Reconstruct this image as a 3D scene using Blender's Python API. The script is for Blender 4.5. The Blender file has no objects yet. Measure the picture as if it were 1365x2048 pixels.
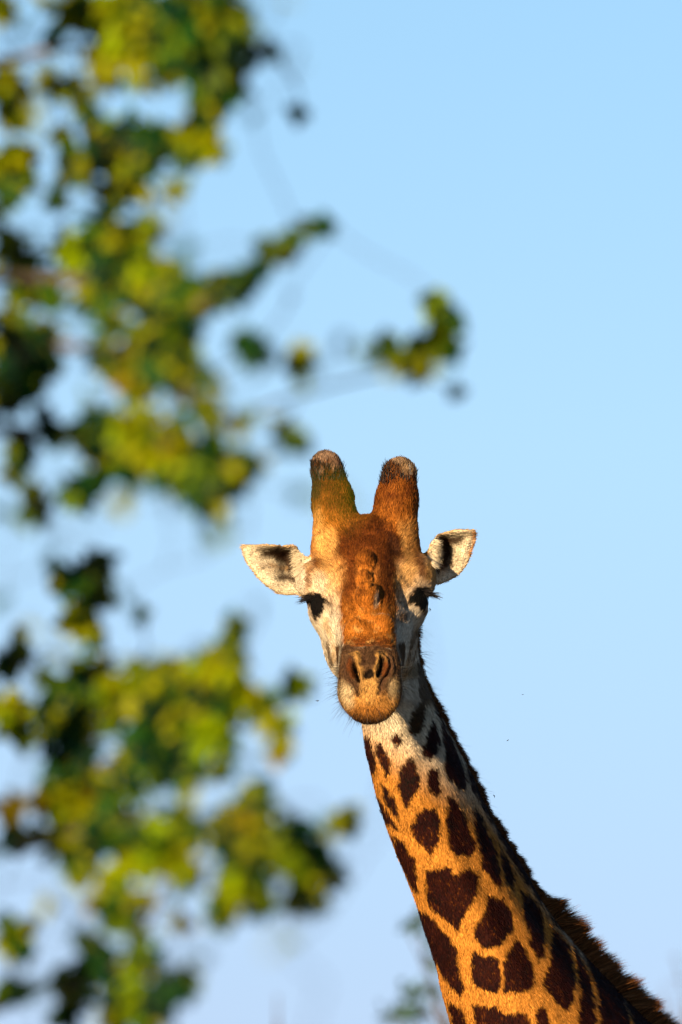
import bpy, math, random
import numpy as np
from mathutils import Vector, Matrix

random.seed(7)
RNG = np.random.default_rng(7)
SC = bpy.context.scene
COL = SC.collection

# ------------------------------------------------------------------ camera
# The photograph's camera: a long lens, about 1.9 m above the ground, tilted up.
D = 20.0                       # metres to the giraffe's face
CAM_Z = 1.9
PITCH = math.asin(2.68 / D)
ct, st = math.cos(PITCH), math.sin(PITCH)
RIGHT = np.array([1.0, 0.0, 0.0])
UP = np.array([0.0, -st, ct])
FWD = np.array([0.0, ct, st])
CAM = np.array([0.0, 0.0, CAM_Z])
FOCUS = CAM + D * FWD          # a point beside the giraffe's head; its local frame starts here

cam_d = bpy.data.cameras.new('camera')
cam = bpy.data.objects.new('camera', cam_d)
COL.objects.link(cam)
cam.location = CAM
cam.rotation_euler = (math.pi / 2 + PITCH, 0, 0)
cam_d.sensor_fit = 'VERTICAL'
cam_d.sensor_height = 36.0
cam_d.lens = 36.0 * D / 2.048
cam_d.clip_start = 0.5
cam_d.clip_end = 6000
cam_d.dof.use_dof = True
cam_d.dof.focus_distance = D - 0.08
cam_d.dof.aperture_fstop = 4.3
SC.camera = cam

# ------------------------------------------------------------------ sky and sun
SUN_VIEW = np.array([-0.56, 0.28, 1.0])          # right, up, towards the camera
sv = SUN_VIEW[0] * RIGHT + SUN_VIEW[1] * UP - SUN_VIEW[2] * FWD
sv /= np.linalg.norm(sv)
SUN_EL = math.asin(sv[2])
SUN_AZ = math.atan2(sv[0], sv[1])                 # clockwise from +Y
world = bpy.data.worlds.new('World')
SC.world = world
world.use_nodes = True
nt = world.node_tree
nt.nodes.clear()
sky = nt.nodes.new('ShaderNodeTexSky')
sky.sky_type = 'NISHITA'
sky.sun_disc = False
sky.sun_elevation = SUN_EL
sky.sun_rotation = SUN_AZ
sky.altitude = 300
sky.air_density = 1.0
sky.dust_density = 0.3
sky.ozone_density = 1.6
hs = nt.nodes.new('ShaderNodeHueSaturation')
hs.inputs['Saturation'].default_value = 1.0
tint = nt.nodes.new('ShaderNodeMix')
tint.data_type = 'RGBA'
tint.blend_type = 'MULTIPLY'
tint.inputs[0].default_value = 1.0
tint.inputs[7].default_value = (0.97, 1.05, 1.22, 1)
wc = nt.nodes.new('ShaderNodeTexCoord')
sep = nt.nodes.new('ShaderNodeSeparateXYZ')
rmp = nt.nodes.new('ShaderNodeValToRGB')
rmp.color_ramp.elements[0].position = 0.06
rmp.color_ramp.elements[0].color = (0.66, 0.62, 1.0, 1)
rmp.color_ramp.elements[1].position = 0.22
rmp.color_ramp.elements[1].color = (0.92, 1.0, 1.0, 1)
mid = rmp.color_ramp.elements.new(0.14)
mid.color = (0.90, 0.90, 1.0, 1)
el2 = nt.nodes.new('ShaderNodeMix')
el2.data_type = 'RGBA'
el2.blend_type = 'MULTIPLY'
el2.inputs[0].default_value = 1.0
nt.links.new(wc.outputs['Generated'], sep.inputs[0])
nt.links.new(sep.outputs['Z'], rmp.inputs[0])
nt.links.new(rmp.outputs[0], el2.inputs[7])
bg = nt.nodes.new('ShaderNodeBackground')
bg.inputs['Strength'].default_value = 0.0735
wo = nt.nodes.new('ShaderNodeOutputWorld')
nt.links.new(sky.outputs[0], hs.inputs['Color'])
nt.links.new(hs.outputs[0], tint.inputs[6])
nt.links.new(tint.outputs[2], el2.inputs[6])
nt.links.new(el2.outputs[2], bg.inputs['Color'])
nt.links.new(bg.outputs[0], wo.inputs['Surface'])

sun_d = bpy.data.lights.new('sun', 'SUN')
sun_d.energy = 5.0
sun_d.angle = math.radians(0.53)
sun_d.color = (1.0, 0.73, 0.42)
sun = bpy.data.objects.new('sun', sun_d)
COL.objects.link(sun)
sun.rotation_euler = Vector(sv).to_track_quat('Z', 'Y').to_euler()

SC.view_settings.view_transform = 'Standard'
SC.view_settings.look = 'None'
SC.view_settings.exposure = 1.36
SC.view_settings.gamma = 1.0
SC.view_settings.use_curve_mapping = False
SC.render.engine = 'CYCLES'
SC.cycles.max_bounces = 6
SC.cycles.filter_width = 1.2


# ------------------------------------------------------------------ helpers
def L2W(P):
    """giraffe frame (x right mm, y down mm, w towards the lens mm) -> world metres"""
    P = np.asarray(P, dtype=np.float64)
    u = (P[..., 0] - 682.5) / 1000
    v = (1024 - P[..., 1]) / 1000
    w = P[..., 2] / 1000
    return FOCUS + u[..., None] * RIGHT + v[..., None] * UP - w[..., None] * FWD


def dirW(d):
    d = np.asarray(d, dtype=np.float64)
    return d[..., 0:1] * RIGHT - d[..., 1:2] * UP - d[..., 2:3] * FWD


def spot(px, py, dist):
    """a place in the world, dist metres in front of the lens"""
    k = dist / D / 1000
    return CAM + dist * FWD + (px - 682.5) * k * RIGHT + (1024 - py) * k * UP


def tag(o, label=None, cat=None, group=None, kind=None):
    if label: o['label'] = label
    if cat: o['category'] = cat
    if group: o['group'] = group
    if kind: o['kind'] = kind
    return o


def empty(name, loc):
    o = bpy.data.objects.new(name, None)
    o.empty_display_size = 0.1
    COL.objects.link(o)
    o.location = loc
    return o


def mesh_obj(name, V, F, mat, parent=None, colors=None, smooth=True, loc=None):
    """V (n,3) world; F (m,k) int array or a list of such arrays (several face sizes)"""
    V = np.asarray(V, dtype=np.float32)
    if loc is None and parent is not None:
        loc = np.array(parent.matrix_basis.translation if parent.parent is None
                       else parent.parent.matrix_basis.translation + parent.matrix_basis.translation)
    elif loc is None:
        loc = np.zeros(3)
    V = V - np.asarray(loc, dtype=np.float32)
    if not isinstance(F, list): F = [F]
    F = [np.asarray(f, dtype=np.int32) for f in F if len(f)]
    me = bpy.data.meshes.new(name)
    me.vertices.add(len(V))
    me.vertices.foreach_set('co', V.ravel())
    loops = np.concatenate([f.ravel() for f in F])
    tot = np.concatenate([np.full(len(f), f.shape[1], dtype=np.int32) for f in F])
    start = np.concatenate([[0], np.cumsum(tot)[:-1]]).astype(np.int32)
    me.loops.add(len(loops))
    me.loops.foreach_set('vertex_index', loops)
    me.polygons.add(len(tot))
    me.polygons.foreach_set('loop_start', start)
    me.polygons.foreach_set('loop_total', tot)
    me.polygons.foreach_set('use_smooth', np.full(len(tot), smooth))
    me.update(calc_edges=True)
    me.validate()
    if colors is not None:
        ca = me.color_attributes.new('coat', 'FLOAT_COLOR', 'POINT')
        c4 = np.ones((len(V), 4), dtype=np.float32)
        c4[:, :3] = colors
        ca.data.foreach_set('color', c4.ravel())
    me.materials.append(mat)
    o = bpy.data.objects.new(name, me)
    COL.objects.link(o)
    if parent is not None:
        o.parent = parent
    else:
        o.location = loc
    return o


def _hash(ix, iy, iz, seed):
    h = (ix.astype(np.int64) * 374761393 + iy.astype(np.int64) * 668265263 + iz.astype(np.int64) * 2147483647 + seed * 974634777)
    h = (h ^ (h >> 13)) * 1274126177 & 0x7fffffff
    h = (h ^ (h >> 16)) & 0xffff
    return h / 32767.5 - 1.0


def noise3(P, scale, seed=0):
    Q = P / scale
    i = np.floor(Q).astype(np.int64)
    f = Q - i
    f = f * f * (3 - 2 * f)
    out = 0
    for a in (0, 1):
        for b in (0, 1):
            for c in (0, 1):
                wgt = (f[:, 0] if a else 1 - f[:, 0]) * (f[:, 1] if b else 1 - f[:, 1]) * (f[:, 2] if c else 1 - f[:, 2])
                out = out + wgt * _hash(i[:, 0] + a, i[:, 1] + b, i[:, 2] + c, seed)
    return out


def fbm(P, scale, seed=0, octs=3):
    return sum(noise3(P, scale / 2 ** k, seed + 31 * k) * 0.5 ** k for k in range(octs)) / 1.6


def smin(a, b, k):
    h = np.clip(0.5 + 0.5 * (b - a) / k, 0, 1)
    return b + (a - b) * h - k * h * (1 - h)


def smax(a, b, k):
    return -smin(-a, -b, k)


def sstep(e0, e1, x):
    t = np.clip((x - e0) / (e1 - e0), 0, 1)
    return t * t * (3 - 2 * t)


def interp(x, xs, ys):
    """smooth (Catmull-Rom) interpolation through stations"""
    xs = np.asarray(xs, float); ys = np.asarray(ys, float)
    m = np.gradient(ys, xs)
    x = np.clip(x, xs[0], xs[-1])
    i = np.clip(np.searchsorted(xs, x) - 1, 0, len(xs) - 2)
    h = xs[i + 1] - xs[i]
    t = (x - xs[i]) / h
    return ((2 * t ** 3 - 3 * t ** 2 + 1) * ys[i] + (t ** 3 - 2 * t ** 2 + t) * h * m[i]
            + (-2 * t ** 3 + 3 * t ** 2) * ys[i + 1] + (t ** 3 - t ** 2) * h * m[i + 1])


# ------------------------------------------------------------------ sculpting
def s_ell(P, c, r, yaw=0.0, roll=0.0):
    q = P - np.array(c, float)
    if roll:
        a = math.radians(roll); x, y = q[:, 0], q[:, 1]
        q = np.stack([x * math.cos(a) + y * math.sin(a), -x * math.sin(a) + y * math.cos(a), q[:, 2]], 1)
    if yaw:
        a = math.radians(yaw); x, z = q[:, 0], q[:, 2]
        q = np.stack([x * math.cos(a) + z * math.sin(a), q[:, 1], -x * math.sin(a) + z * math.cos(a)], 1)
    r = np.array(r, float)
    k0 = np.sqrt(((q / r) ** 2).sum(1))
    k1 = np.sqrt(((q / (r * r)) ** 2).sum(1)) + 1e-9
    return k0 * (k0 - 1) / k1


def s_cone(P, a, b, ra, rb, flat=1.0):
    a = np.array(a, float); b = np.array(b, float)
    ab = b - a
    q = P - a
    t = np.clip((q @ ab) / (ab @ ab), 0, 1)
    d = q - t[:, None] * ab
    if flat != 1.0:
        d = d * np.array([1, 1, flat])
    return np.sqrt((d ** 2).sum(1)) - (ra + (rb - ra) * t)


def poly_sd(X, Y, poly):
    poly = np.asarray(poly, float)
    d = np.full(X.shape, 1e18)
    inside = np.zeros(X.shape, bool)
    n = len(poly)
    for i in range(n):
        x0, y0 = poly[i]; x1, y1 = poly[(i + 1) % n]
        ex, ey = x1 - x0, y1 - y0
        wx, wy = X - x0, Y - y0
        t = np.clip((wx * ex + wy * ey) / (ex * ex + ey * ey + 1e-9), 0, 1)
        d = np.minimum(d, (wx - ex * t) ** 2 + (wy - ey * t) ** 2)
        c = ((y0 > Y) != (y1 > Y)) & (X < (x1 - x0) * (Y - y0) / (y1 - y0 + 1e-12) + x0)
        inside ^= c
    d = np.sqrt(d)
    return np.where(inside, -d, d)


def line_d(X, Y, pts):
    d = np.full(X.shape, 1e18)
    tt = np.zeros(X.shape)
    n = len(pts) - 1
    for i in range(n):
        x0, y0 = pts[i]; x1, y1 = pts[i + 1]
        ex, ey = x1 - x0, y1 - y0
        wx, wy = X - x0, Y - y0
        t = np.clip((wx * ex + wy * ey) / (ex * ex + ey * ey + 1e-9), 0, 1)
        dd = (wx - ex * t) ** 2 + (wy - ey * t) ** 2
        tt = np.where(dd < d, (i + t) / n, tt)
        d = np.minimum(d, dd)
    return np.sqrt(d), tt


# --- neck: slices of constant y; a long oval whose throat end looks at the lens's left
NY = [1120, 1180, 1240, 1330, 1380, 1420, 1450, 1500, 1560, 1620, 1680, 1730, 1790, 1850, 1930, 2000, 2048, 2140, 2300, 2500]
NL = [704, 700, 700, 706, 716, 721, 725, 732, 746, 762, 783, 802, 826, 846, 872, 889, 902, 930, 985, 1060]
NR = [806, 828, 838, 842, 858, 876, 891, 917, 948, 974, 1008, 1040, 1074, 1114, 1180, 1246, 1292, 1390, 1530, 1700]
NWY = [1120, 1240, 1450, 1700, 2048, 2300, 2500]
NW = [-165, -160, -120, -175, -290, -390, -500]
PHI = math.radians(33)
SP, CP = math.sin(PHI), math.cos(PHI)
BETA = 0.48
_th = np.linspace(0, 2 * np.pi, 721)


def _egg(c):
    return 1 - 0.45 * np.clip(c, -1, 1)


_p = np.cos(_th); _q = BETA * _egg(_p) * np.sin(_th)
_ex = _p * SP + _q * CP
EXMIN, EXMAX = _ex.min(), _ex.max()


def neck_frame(y):
    Lx = interp(y, NY, NL); Rx = interp(y, NY, NR)
    a = (Rx - Lx) / (EXMAX - EXMIN)
    cx = Lx - EXMIN * a
    cw = interp(y, NWY, NW)
    return a, cx, cw


def neck_pq(P):
    a, cx, cw = neck_frame(P[:, 1])
    dx = P[:, 0] - cx; dw = P[:, 2] - cw
    p = dx * SP - dw * CP
    q = dx * CP + dw * SP
    return p, q, a


def s_neck(P):
    p, q, a = neck_pq(P)
    c = p / a
    b = a * BETA * _egg(c)
    rho = np.sqrt(c * c + (q / b) ** 2) + 1e-9
    ang = np.arctan2(q / b, c)
    # long neck muscles and the groove between them
    y = P[:, 1]
    relief = 5.5 * np.exp(-((ang - 1.15 - 0.25 * np.sin(y / 150)) / 0.20) ** 2) - 5.0 * np.exp(-((ang - 1.62 - 0.15 * np.sin(y / 110)) / 0.22) ** 2)
    relief += 4.0 * np.exp(-((ang - 2.55) / 0.18) ** 2) - 3.5 * np.exp(-((ang - 2.2) / 0.15) ** 2)
    d = (rho - 1) * b * 0.86 - relief * sstep(1380, 1500, y) * (0.6 + 0.4 * np.sin(y / 90.0))
    d = np.maximum(d, (1150 - y) * 0.9)
    return d


# --- head: slices of constant w (towards the lens)
HW = [-250, -225, -170, -110, -60, 0, 50, 100, 160, 220, 270, 310, 340, 362, 376]
HT = [1150, 1105, 1062, 1044, 1052, 1092, 1128, 1163, 1205, 1243, 1268, 1285, 1300, 1320, 1350]
HB = [1200, 1250, 1300, 1330, 1345, 1350, 1352, 1362, 1378, 1398, 1416, 1430, 1436, 1430, 1400]
HH = [22, 62, 92, 102, 104, 98, 92, 84, 71, 61, 59, 61, 60, 50, 28]
HC = [752, 748, 744, 740, 736, 735, 737, 739, 741, 741, 740, 740, 740, 740, 740]


def s_skull(P):
    w = P[:, 2]
    wc = np.clip(w, HW[0], HW[-1])
    T = interp(wc, HW, HT); B = interp(wc, HW, HB); Wd = interp(wc, HW, HH); Cx = interp(wc, HW, HC)
    cy = (T + B) / 2; hh = (B - T) / 2
    m = 2.3
    dx = np.abs(P[:, 0] - Cx) / Wd; dy = np.abs(P[:, 1] - cy) / hh
    rho = (dx ** m + dy ** m) ** (1 / m)
    d = (rho - 1) * np.minimum(Wd, hh) * 0.8
    return smax(d, np.maximum(HW[0] - w, w - HW[-1]), 6)


SWW = [-60, 0, 60, 120, 180, 240, 285, 320, 345]
SWT = [1066, 1090, 1124, 1163, 1203, 1240, 1266, 1287, 1306]
SWH = [60, 56, 53, 52, 51, 52, 53, 53, 45]
SWC = [734, 734, 735, 736, 737, 738, 738, 739, 739]


def s_slab(P):
    w = np.clip(P[:, 2], SWW[0], SWW[-1])
    T = interp(w, SWW, SWT); Wd = interp(w, SWW, SWH); Cx = interp(w, SWW, SWC)
    dx = np.abs(P[:, 0] - Cx) / Wd
    dy = np.abs(P[:, 1] - (T + 48)) / 50
    rho = (dx ** 2.9 + dy ** 2.9) ** (1 / 2.9)
    return smax((rho - 1) * 46, np.maximum(SWW[0] - P[:, 2], P[:, 2] - SWW[-1]), 8)


EAR_L = [(480, 1093), (482, 1089), (500, 1088), (536, 1087), (564, 1090), (587, 1088), (596, 1093), (602, 1103), (611, 1112), (628, 1112),
         (640, 1150), (632, 1196), (612, 1198), (602, 1196), (590, 1192), (573, 1194), (552, 1189), (533, 1176), (518, 1162), (504, 1143), (490, 1124), (483, 1106)]
EAR_R = [(835, 1104), (848, 1106), (858, 1098), (863, 1083), (874, 1070), (892, 1063), (912, 1058), (932, 1057), (949, 1057), (956, 1064), (955, 1085),
         (946, 1109), (934, 1135), (919, 1153), (900, 1164), (882, 1171), (870, 1173), (860, 1184), (840, 1178), (828, 1140)]


def ear_w(P, side):
    x, y = P[:, 0], P[:, 1]
    if side < 0:
        w = -95 + 0.10 * (x - 560)
        w = w - 46 * np.exp(-((x - 578) / 24) ** 2 - ((y - 1132) / 36) ** 2) - 18 * np.exp(-((x - 545) / 34) ** 2 - ((y - 1120) / 24) ** 2)
        w = w + 26 * np.exp(-((y - 1089) / 10) ** 2) * sstep(490, 540, x) + 26 * sstep(588, 612, x)
        w = w - 14 * sstep(1165, 1195, y)
        w = w + 5 * np.exp(-((y - 1132 - 0.1 * (x - 500)) / 6) ** 2) * sstep(500, 520, x) * sstep(575, 555, x)
    else:
        w = -115 - 0.10 * (x - 900)
        w = w - 48 * np.exp(-((x - 893) / 20) ** 2 - ((y - 1110) / 36) ** 2)
        w = w + 24 * np.exp(-((y - 1060) / 11) ** 2) + 28 * sstep(886, 866, x)
        w = w + 4 * np.exp(-((x - 925 - 0.3 * (1120 - y)) / 6) ** 2) * sstep(1070, 1085, y)
    return w


def s_ear(P, side):
    poly = EAR_L if side < 0 else EAR_R
    d2 = np.full(len(P), 1e3)
    x0, x1 = (470, 650) if side < 0 else (820, 970)
    m = (P[:, 0] > x0 - 40) & (P[:, 0] < x1 + 40) & (P[:, 1] > 1020) & (P[:, 1] < 1240) & (P[:, 2] < 60) & (P[:, 2] > -320)
    out = np.full(len(P), 60.0)
    if m.any():
        Q = P[m]
        d2 = poly_sd(Q[:, 0], Q[:, 1], poly)
        th = 5.0 + 10 * sstep(25, 60, -d2)
        dw = (np.abs(Q[:, 2] - ear_w(Q, side) + th * 0.8) - th) * 0.62
        out[m] = smax(d2 + 1.5, dw, 5)
    return out


EYES = [((634, 1203, -2), 25), ((843, 1194, -2), 25)]


def s_head(P):
    P = P * np.where(P[:, 2:3] > 0, np.array([[1, 1, 1 / 0.8]]), 1.0)
    d = s_skull(P)
    d = smin(d, s_slab(P), 14)
    # horns (ossicones): thick at the root, waist, knobbed tip
    d = smin(d, s_cone(P, (677, 1100, -75), (667, 1000, -105), 54, 39.5), 26)
    d = smin(d, s_cone(P, (664, 1000, -105), (653, 932, -125), 37, 31), 20)
    d = smin(d, s_cone(P, (787, 1100, -75), (794, 1000, -105), 53, 41), 26)
    d = smin(d, s_cone(P, (796, 1000, -105), (800, 947, -125), 37, 33.5), 20)
    # orbits (the bulging brow above each eye)
    d = smin(d, s_ell(P, (634, 1162, -28), (41, 40, 62), yaw=-18), 22)
    d = smin(d, s_ell(P, (837, 1153, -28), (34, 41, 62), yaw=18), 22)
    # zygomatic / cheek below the eyes
    d = smin(d, s_ell(P, (650, 1222, 6), (30, 42, 66), roll=-22), 24)
    d = smin(d, s_ell(P, (824, 1214, 6), (32, 42, 66), roll=22), 24)
    # lower jaw
    d = smin(d, s_ell(P, (690, 1300, -40), (34, 58, 88)), 20)
    d = smin(d, s_ell(P, (792, 1300, -40), (40, 60, 88)), 20)
    # chin and side lips
    d = smin(d, s_ell(P, (708, 1378, 316), (28, 40, 46)), 10)
    d = smin(d, s_ell(P, (771, 1376, 316), (28, 40, 46)), 10)
    d = smin(d, s_ell(P, (739, 1404, 322), (40, 37, 48)), 12)
    # median bosses on the forehead
    d = smin(d, s_ell(P, (731, 1124, 44), (19, 22, 36)), 6)
    d = smin(d, s_ell(P, (728, 1158, 100), (16, 18, 32)), 5)
    d = smin(d, s_ell(P, (734, 1198, 163), (24, 34, 46)), 6)
    d = smin(d, s_ell(P, (716, 1262, 244), (26, 26, 36)), 10)
    d = smin(d, s_ell(P, (764, 1252, 238), (24, 26, 36)), 8)
    d = smin(d, s_ell(P, (733, 1052, -66), (40, 22, 42)), 12)
    # hollow between the brow and the right horn
    d = smax(d, -s_ell(P, (787, 1090, 18), (10, 20, 30), roll=-25), 14)
    # temples: shallow hollow between slab and orbit
    d = smax(d, -s_ell(P, (668, 1196, 92), (13, 42, 26), roll=-8), 16)
    d = smax(d, -s_ell(P, (806, 1190, 92), (13, 42, 26), roll=8), 16)
    for s in (-1, 1):
        d = smin(d, s_ear(P, s), 7)
    # eye sockets
    for (c, r) in EYES:
        d = smax(d, -(s_ell(P, (c[0] - (4 if c[0] < 700 else -4), c[1] + 1, c[2] + 8), (r - 4, r - 6, r))), 6)
    return d


def s_giraffe(P):
    d = s_head(P) if P[:, 1].min() < 1560 else np.full(len(P), 1e3)
    n = s_neck(P)
    return smin(d, n, 20)


def surface(f, lo, hi, h, levels=4, slack=1.9):
    lo = np.array(lo, float)
    n = [int(math.ceil((hi[k] - lo[k]) / (h * 2 ** levels))) for k in range(3)]
    g = np.stack(np.meshgrid(*[np.arange(k) for k in n], indexing='ij'), -1).reshape(-1, 3)
    size = h * 2 ** levels
    for lv in range(levels + 1):
        out = []
        for s0 in range(0, len(g), 200000):
            gg = g[s0:s0 + 200000]
            d = f(lo + (gg + 0.5) * size)
            out.append(gg[np.abs(d) < size * (slack if lv < levels else 1.6)])
        g = np.concatenate(out)
        if lv == levels: break
        g = (g[:, None, :] * 2 + np.array([[i, j, k] for i in (0, 1) for j in (0, 1) for k in (0, 1)])[None]).reshape(-1, 3)
        size /= 2
    N = np.array([k * 2 ** levels + 3 for k in n], dtype=np.int64)
    key = lambda a: (a[..., 0].astype(np.int64) * N[1] + a[..., 1]) * N[2] + a[..., 2]
    offs = np.array([[i, j, k] for i in (0, 1) for j in (0, 1) for k in (0, 1)])
    corners = g[:, None, :] + offs[None]
    ck = key(corners)
    uk, inv = np.unique(ck.ravel(), return_inverse=True)
    up = np.stack([uk // (N[1] * N[2]), (uk // N[2]) % N[1], uk % N[2]], 1)
    val = np.concatenate([f(lo + up[i:i + 200000] * h) for i in range(0, len(up), 200000)])
    cv = val[inv].reshape(-1, 8)
    neg = cv < 0
    act = neg.any(1) & (~neg).any(1)
    g = g[act]; cv = cv[act]; cid = inv.reshape(-1, 8)[act]
    E = [(a, b) for a in range(8) for b in range(a + 1, 8) if np.abs(offs[a] - offs[b]).sum() == 1]
    acc = np.zeros((len(g), 3)); cnt = np.zeros(len(g))
    for a, b in E:
        va, vb = cv[:, a], cv[:, b]
        m = (va < 0) != (vb < 0)
        t = np.where(m, va / np.where(m, va - vb, 1), 0)
        acc += np.where(m[:, None], offs[a] + t[:, None] * (offs[b] - offs[a]), 0)
        cnt += m
    V = lo + (g + acc / cnt[:, None]) * h
    order = np.argsort(key(g)); sk = key(g)[order]

    def find(c):
        k = key(c)
        j = np.clip(np.searchsorted(sk, k), 0, len(sk) - 1)
        return np.where(sk[j] == k, order[j], -1)
    quads = []
    for ax in range(3):
        o1, o2 = [(1, 2), (2, 0), (0, 1)][ax]
        e1 = np.zeros(3, int); e1[o1] = 1
        e2 = np.zeros(3, int); e2[o2] = 1
        ea = np.zeros(3, int); ea[ax] = 1
        ib = [i for i in range(8) if (offs[i] == ea).all()][0]
        m = (cv[:, 0] < 0) != (cv[:, ib] < 0)
        c = g[m]
        q = np.stack([np.arange(len(g))[m], find(c - e1), find(c - e1 - e2), find(c - e2)], 1)
        flip = cv[m, 0] < 0
        ok = (q >= 0).all(1)
        q = q[ok]; flip = flip[ok]
        q[~flip] = q[~flip][:, ::-1]
        quads.append(q)
    return V, np.concatenate(quads)


def grad(f, P, e=1.0):
    G = np.zeros_like(P)
    for k in range(3):
        d = np.zeros(3); d[k] = e
        for i in range(0, len(P), 200000):
            G[i:i + 200000, k] = (f(P[i:i + 200000] + d) - f(P[i:i + 200000] - d)) / (2 * e)
    return G


FINE = 2.3
V, Fq = surface(s_giraffe, (460, 880, -760), (1500, 2150, 400), FINE)
G = grad(s_giraffe, V)
gn = np.sqrt((G ** 2).sum(1))[:, None] + 1e-9
fv = np.concatenate([s_giraffe(V[i:i + 200000]) for i in range(0, len(V), 200000)])
V = V - np.clip(fv[:, None] / gn, -1.5, 1.5) * G / gn
N = G / gn
# keep only what belongs above the cut (the coarse body takes over below, out of the picture)
print('fine verts', len(V), 'quads', len(Fq))

# ------------------------------------------------------------------ fine sculpting by displacement
X, Y, W = V[:, 0], V[:, 1], np.where(V[:, 2] > 0, V[:, 2] / 0.8, V[:, 2])
disp = np.zeros(len(V))
front = sstep(0.0, 0.35, N[:, 2])
muz = front * sstep(190, 230, W)
SLIT_L = [(709, 1322), (710, 1334), (713, 1346), (717, 1356)]
SLIT_R = [(762, 1312), (764, 1322), (761, 1334), (756, 1345)]
GRV_L = [(706, 1303), (696, 1313), (690, 1328), (693, 1344), (703, 1357), (713, 1372), (717, 1386)]
GRV_R = [(770, 1302), (778, 1314), (780, 1328), (774, 1345), (764, 1356), (761, 1368), (757, 1382)]
RIM_L = [(712, 1304), (716, 1314), (715, 1325), (720, 1338), (722, 1352)]
RIM_R = [(755, 1303), (757, 1314), (753, 1326), (749, 1338), (750, 1348)]
for S in (SLIT_L, SLIT_R):
    d, t = line_d(X, Y, S)
    disp -= muz * 24 * np.exp(-(d / (3.2 + 2.5 * np.sin(np.pi * np.clip(t, 0, 1)))) ** 2)
for S in (GRV_L, GRV_R):
    d, t = line_d(X, Y, S)
    disp -= muz * 7.5 * np.exp(-(d / 3.2) ** 2)
for S in (RIM_L, RIM_R):
    d, t = line_d(X, Y, S)
    disp += muz * 5.0 * np.exp(-(d / 4.0) ** 2)
for S in ([(700, 1312), (699, 1330), (704, 1345)], [(771, 1312), (772, 1328), (767, 1342)]):
    d, t = line_d(X, Y, S)
    disp += muz * 5.0 * np.exp(-(d / 5.5) ** 2)
disp -= muz * 10 * np.exp(-((X - 737) / 9) ** 2 - ((Y - 1343) / 9) ** 2)
disp += muz * 4 * np.exp(-((X - 736) / 6) ** 2 - ((Y - 1328) / 7) ** 2)
# wrinkles above the nostrils
WRK = ([([(684, 1295), (700, 1290), (718, 1292), (728, 1300), (730, 1318)], 2.6), ([(790, 1290), (772, 1287), (755, 1291), (745, 1299), (743, 1318)], 2.6),
                                ([(686, 1302), (704, 1298), (718, 1300), (724, 1312)], 2.0), ([(786, 1298), (768, 1294), (752, 1297), (747, 1308)], 2.0),
                                ([(733, 1290), (734, 1320)], 1.8), ([(740, 1288), (740, 1322)], 1.8), ([(690, 1284), (735, 1283), (788, 1281)], 1.6),
                                ([(700, 1391), (716, 1380), (722, 1392)], 1.2), ([(777, 1300), (788, 1310), (790, 1340)], 1.4), ([(688, 1310), (684, 1330), (690, 1352), (704, 1372)], 1.8), ([(688, 1360), (696, 1374)], 1.2), ([(770, 1372), (782, 1358), (788, 1344)], 1.8), ([(764, 1386), (776, 1374)], 1.4), ([(792, 1330), (790, 1352)], 1.2)])
for (pts, dep) in WRK:
    d, t = line_d(X, Y, pts)
    disp -= muz * dep * 1.3 * np.exp(-(d / 2.2) ** 2)
face = front * sstep(-160, -100, W)
# scar on the boss, edges of the bosses, brow folds
d, t = line_d(X, Y, [(746, 1180), (752, 1196), (753, 1214)])
disp -= face * 1.6 * np.exp(-(d / 4.5) ** 2)
for c in [((732, 1124), 19, 24), ((729, 1160), 17, 18), ((736, 1198), 26, 38)]:
    rr = np.sqrt(((X - c[0][0]) / c[1]) ** 2 + ((Y - c[0][1]) / c[2]) ** 2)
    disp -= face * 3.2 * np.exp(-((rr - 1.12) / 0.15) ** 2) * (W > -40)
    disp += face * 3.5 * sstep(1.05, 0.8, rr) * (W > -40)
for pts, dep, wd in [([(640, 1190), (660, 1207), (684, 1210)], 1.6, 3), ([(690, 1076), (668, 1100), (640, 1118)], 2.2, 9), ([(694, 1058), (735, 1050), (776, 1062)], 2.5, 5),
                     ([(782, 1140), (776, 1180), (786, 1230), (790, 1270)], 1.8, 6), ([(690, 1236), (704, 1230), (712, 1240)], 1.4, 2.5), ([(795, 1205), (815, 1203), (835, 1210)], 1.8, 3),
                     ([(686, 1150), (688, 1200), (684, 1240)], 1.2, 4)]:
    d, t = line_d(X, Y, pts)
    disp -= face * dep * np.exp(-(d / wd) ** 2)
# jaw creases on the shaded right cheek
for pts in ([(836, 1262), (824, 1292), (812, 1330)], [(843, 1268), (834, 1300), (822, 1335)], [(668, 1268), (663, 1300), (668, 1330)]):
    d, t = line_d(X, Y, pts)
    disp -= 2.5 * np.exp(-(d / 3.0) ** 2) * (W < 80) * (N[:, 2] > 0)
# eyelids
for (c, r), sx in zip(EYES, (-1, 1)):
    rr = np.sqrt(((X - c[0]) / 24) ** 2 + ((Y - c[1]) / 21) ** 2)
    disp += 2.6 * np.exp(-((rr - 1.12) / 0.16) ** 2) * (np.abs(W - c[2]) < 70) * (Y < c[1] + 4)
bump = fbm(V, 26, 3) * 2.2 + fbm(V, 9, 5) * 0.9 + noise3(V * np.array([1.6, 0.6, 1.0]), 4.5, 9) * 0.25
isneck = sstep(1400, 1500, Y) * (W < 80)
bump = bump * (1 - 0.35 * isneck) + isneck * fbm(V * np.array([1.3, 0.5, 1.0]), 30, 17) * 1.5
horn_tip = sstep(985, 940, Y)
bump = bump + horn_tip * fbm(V, 12, 23) * 2.0
V = V + (disp + bump)[:, None] * N

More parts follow.
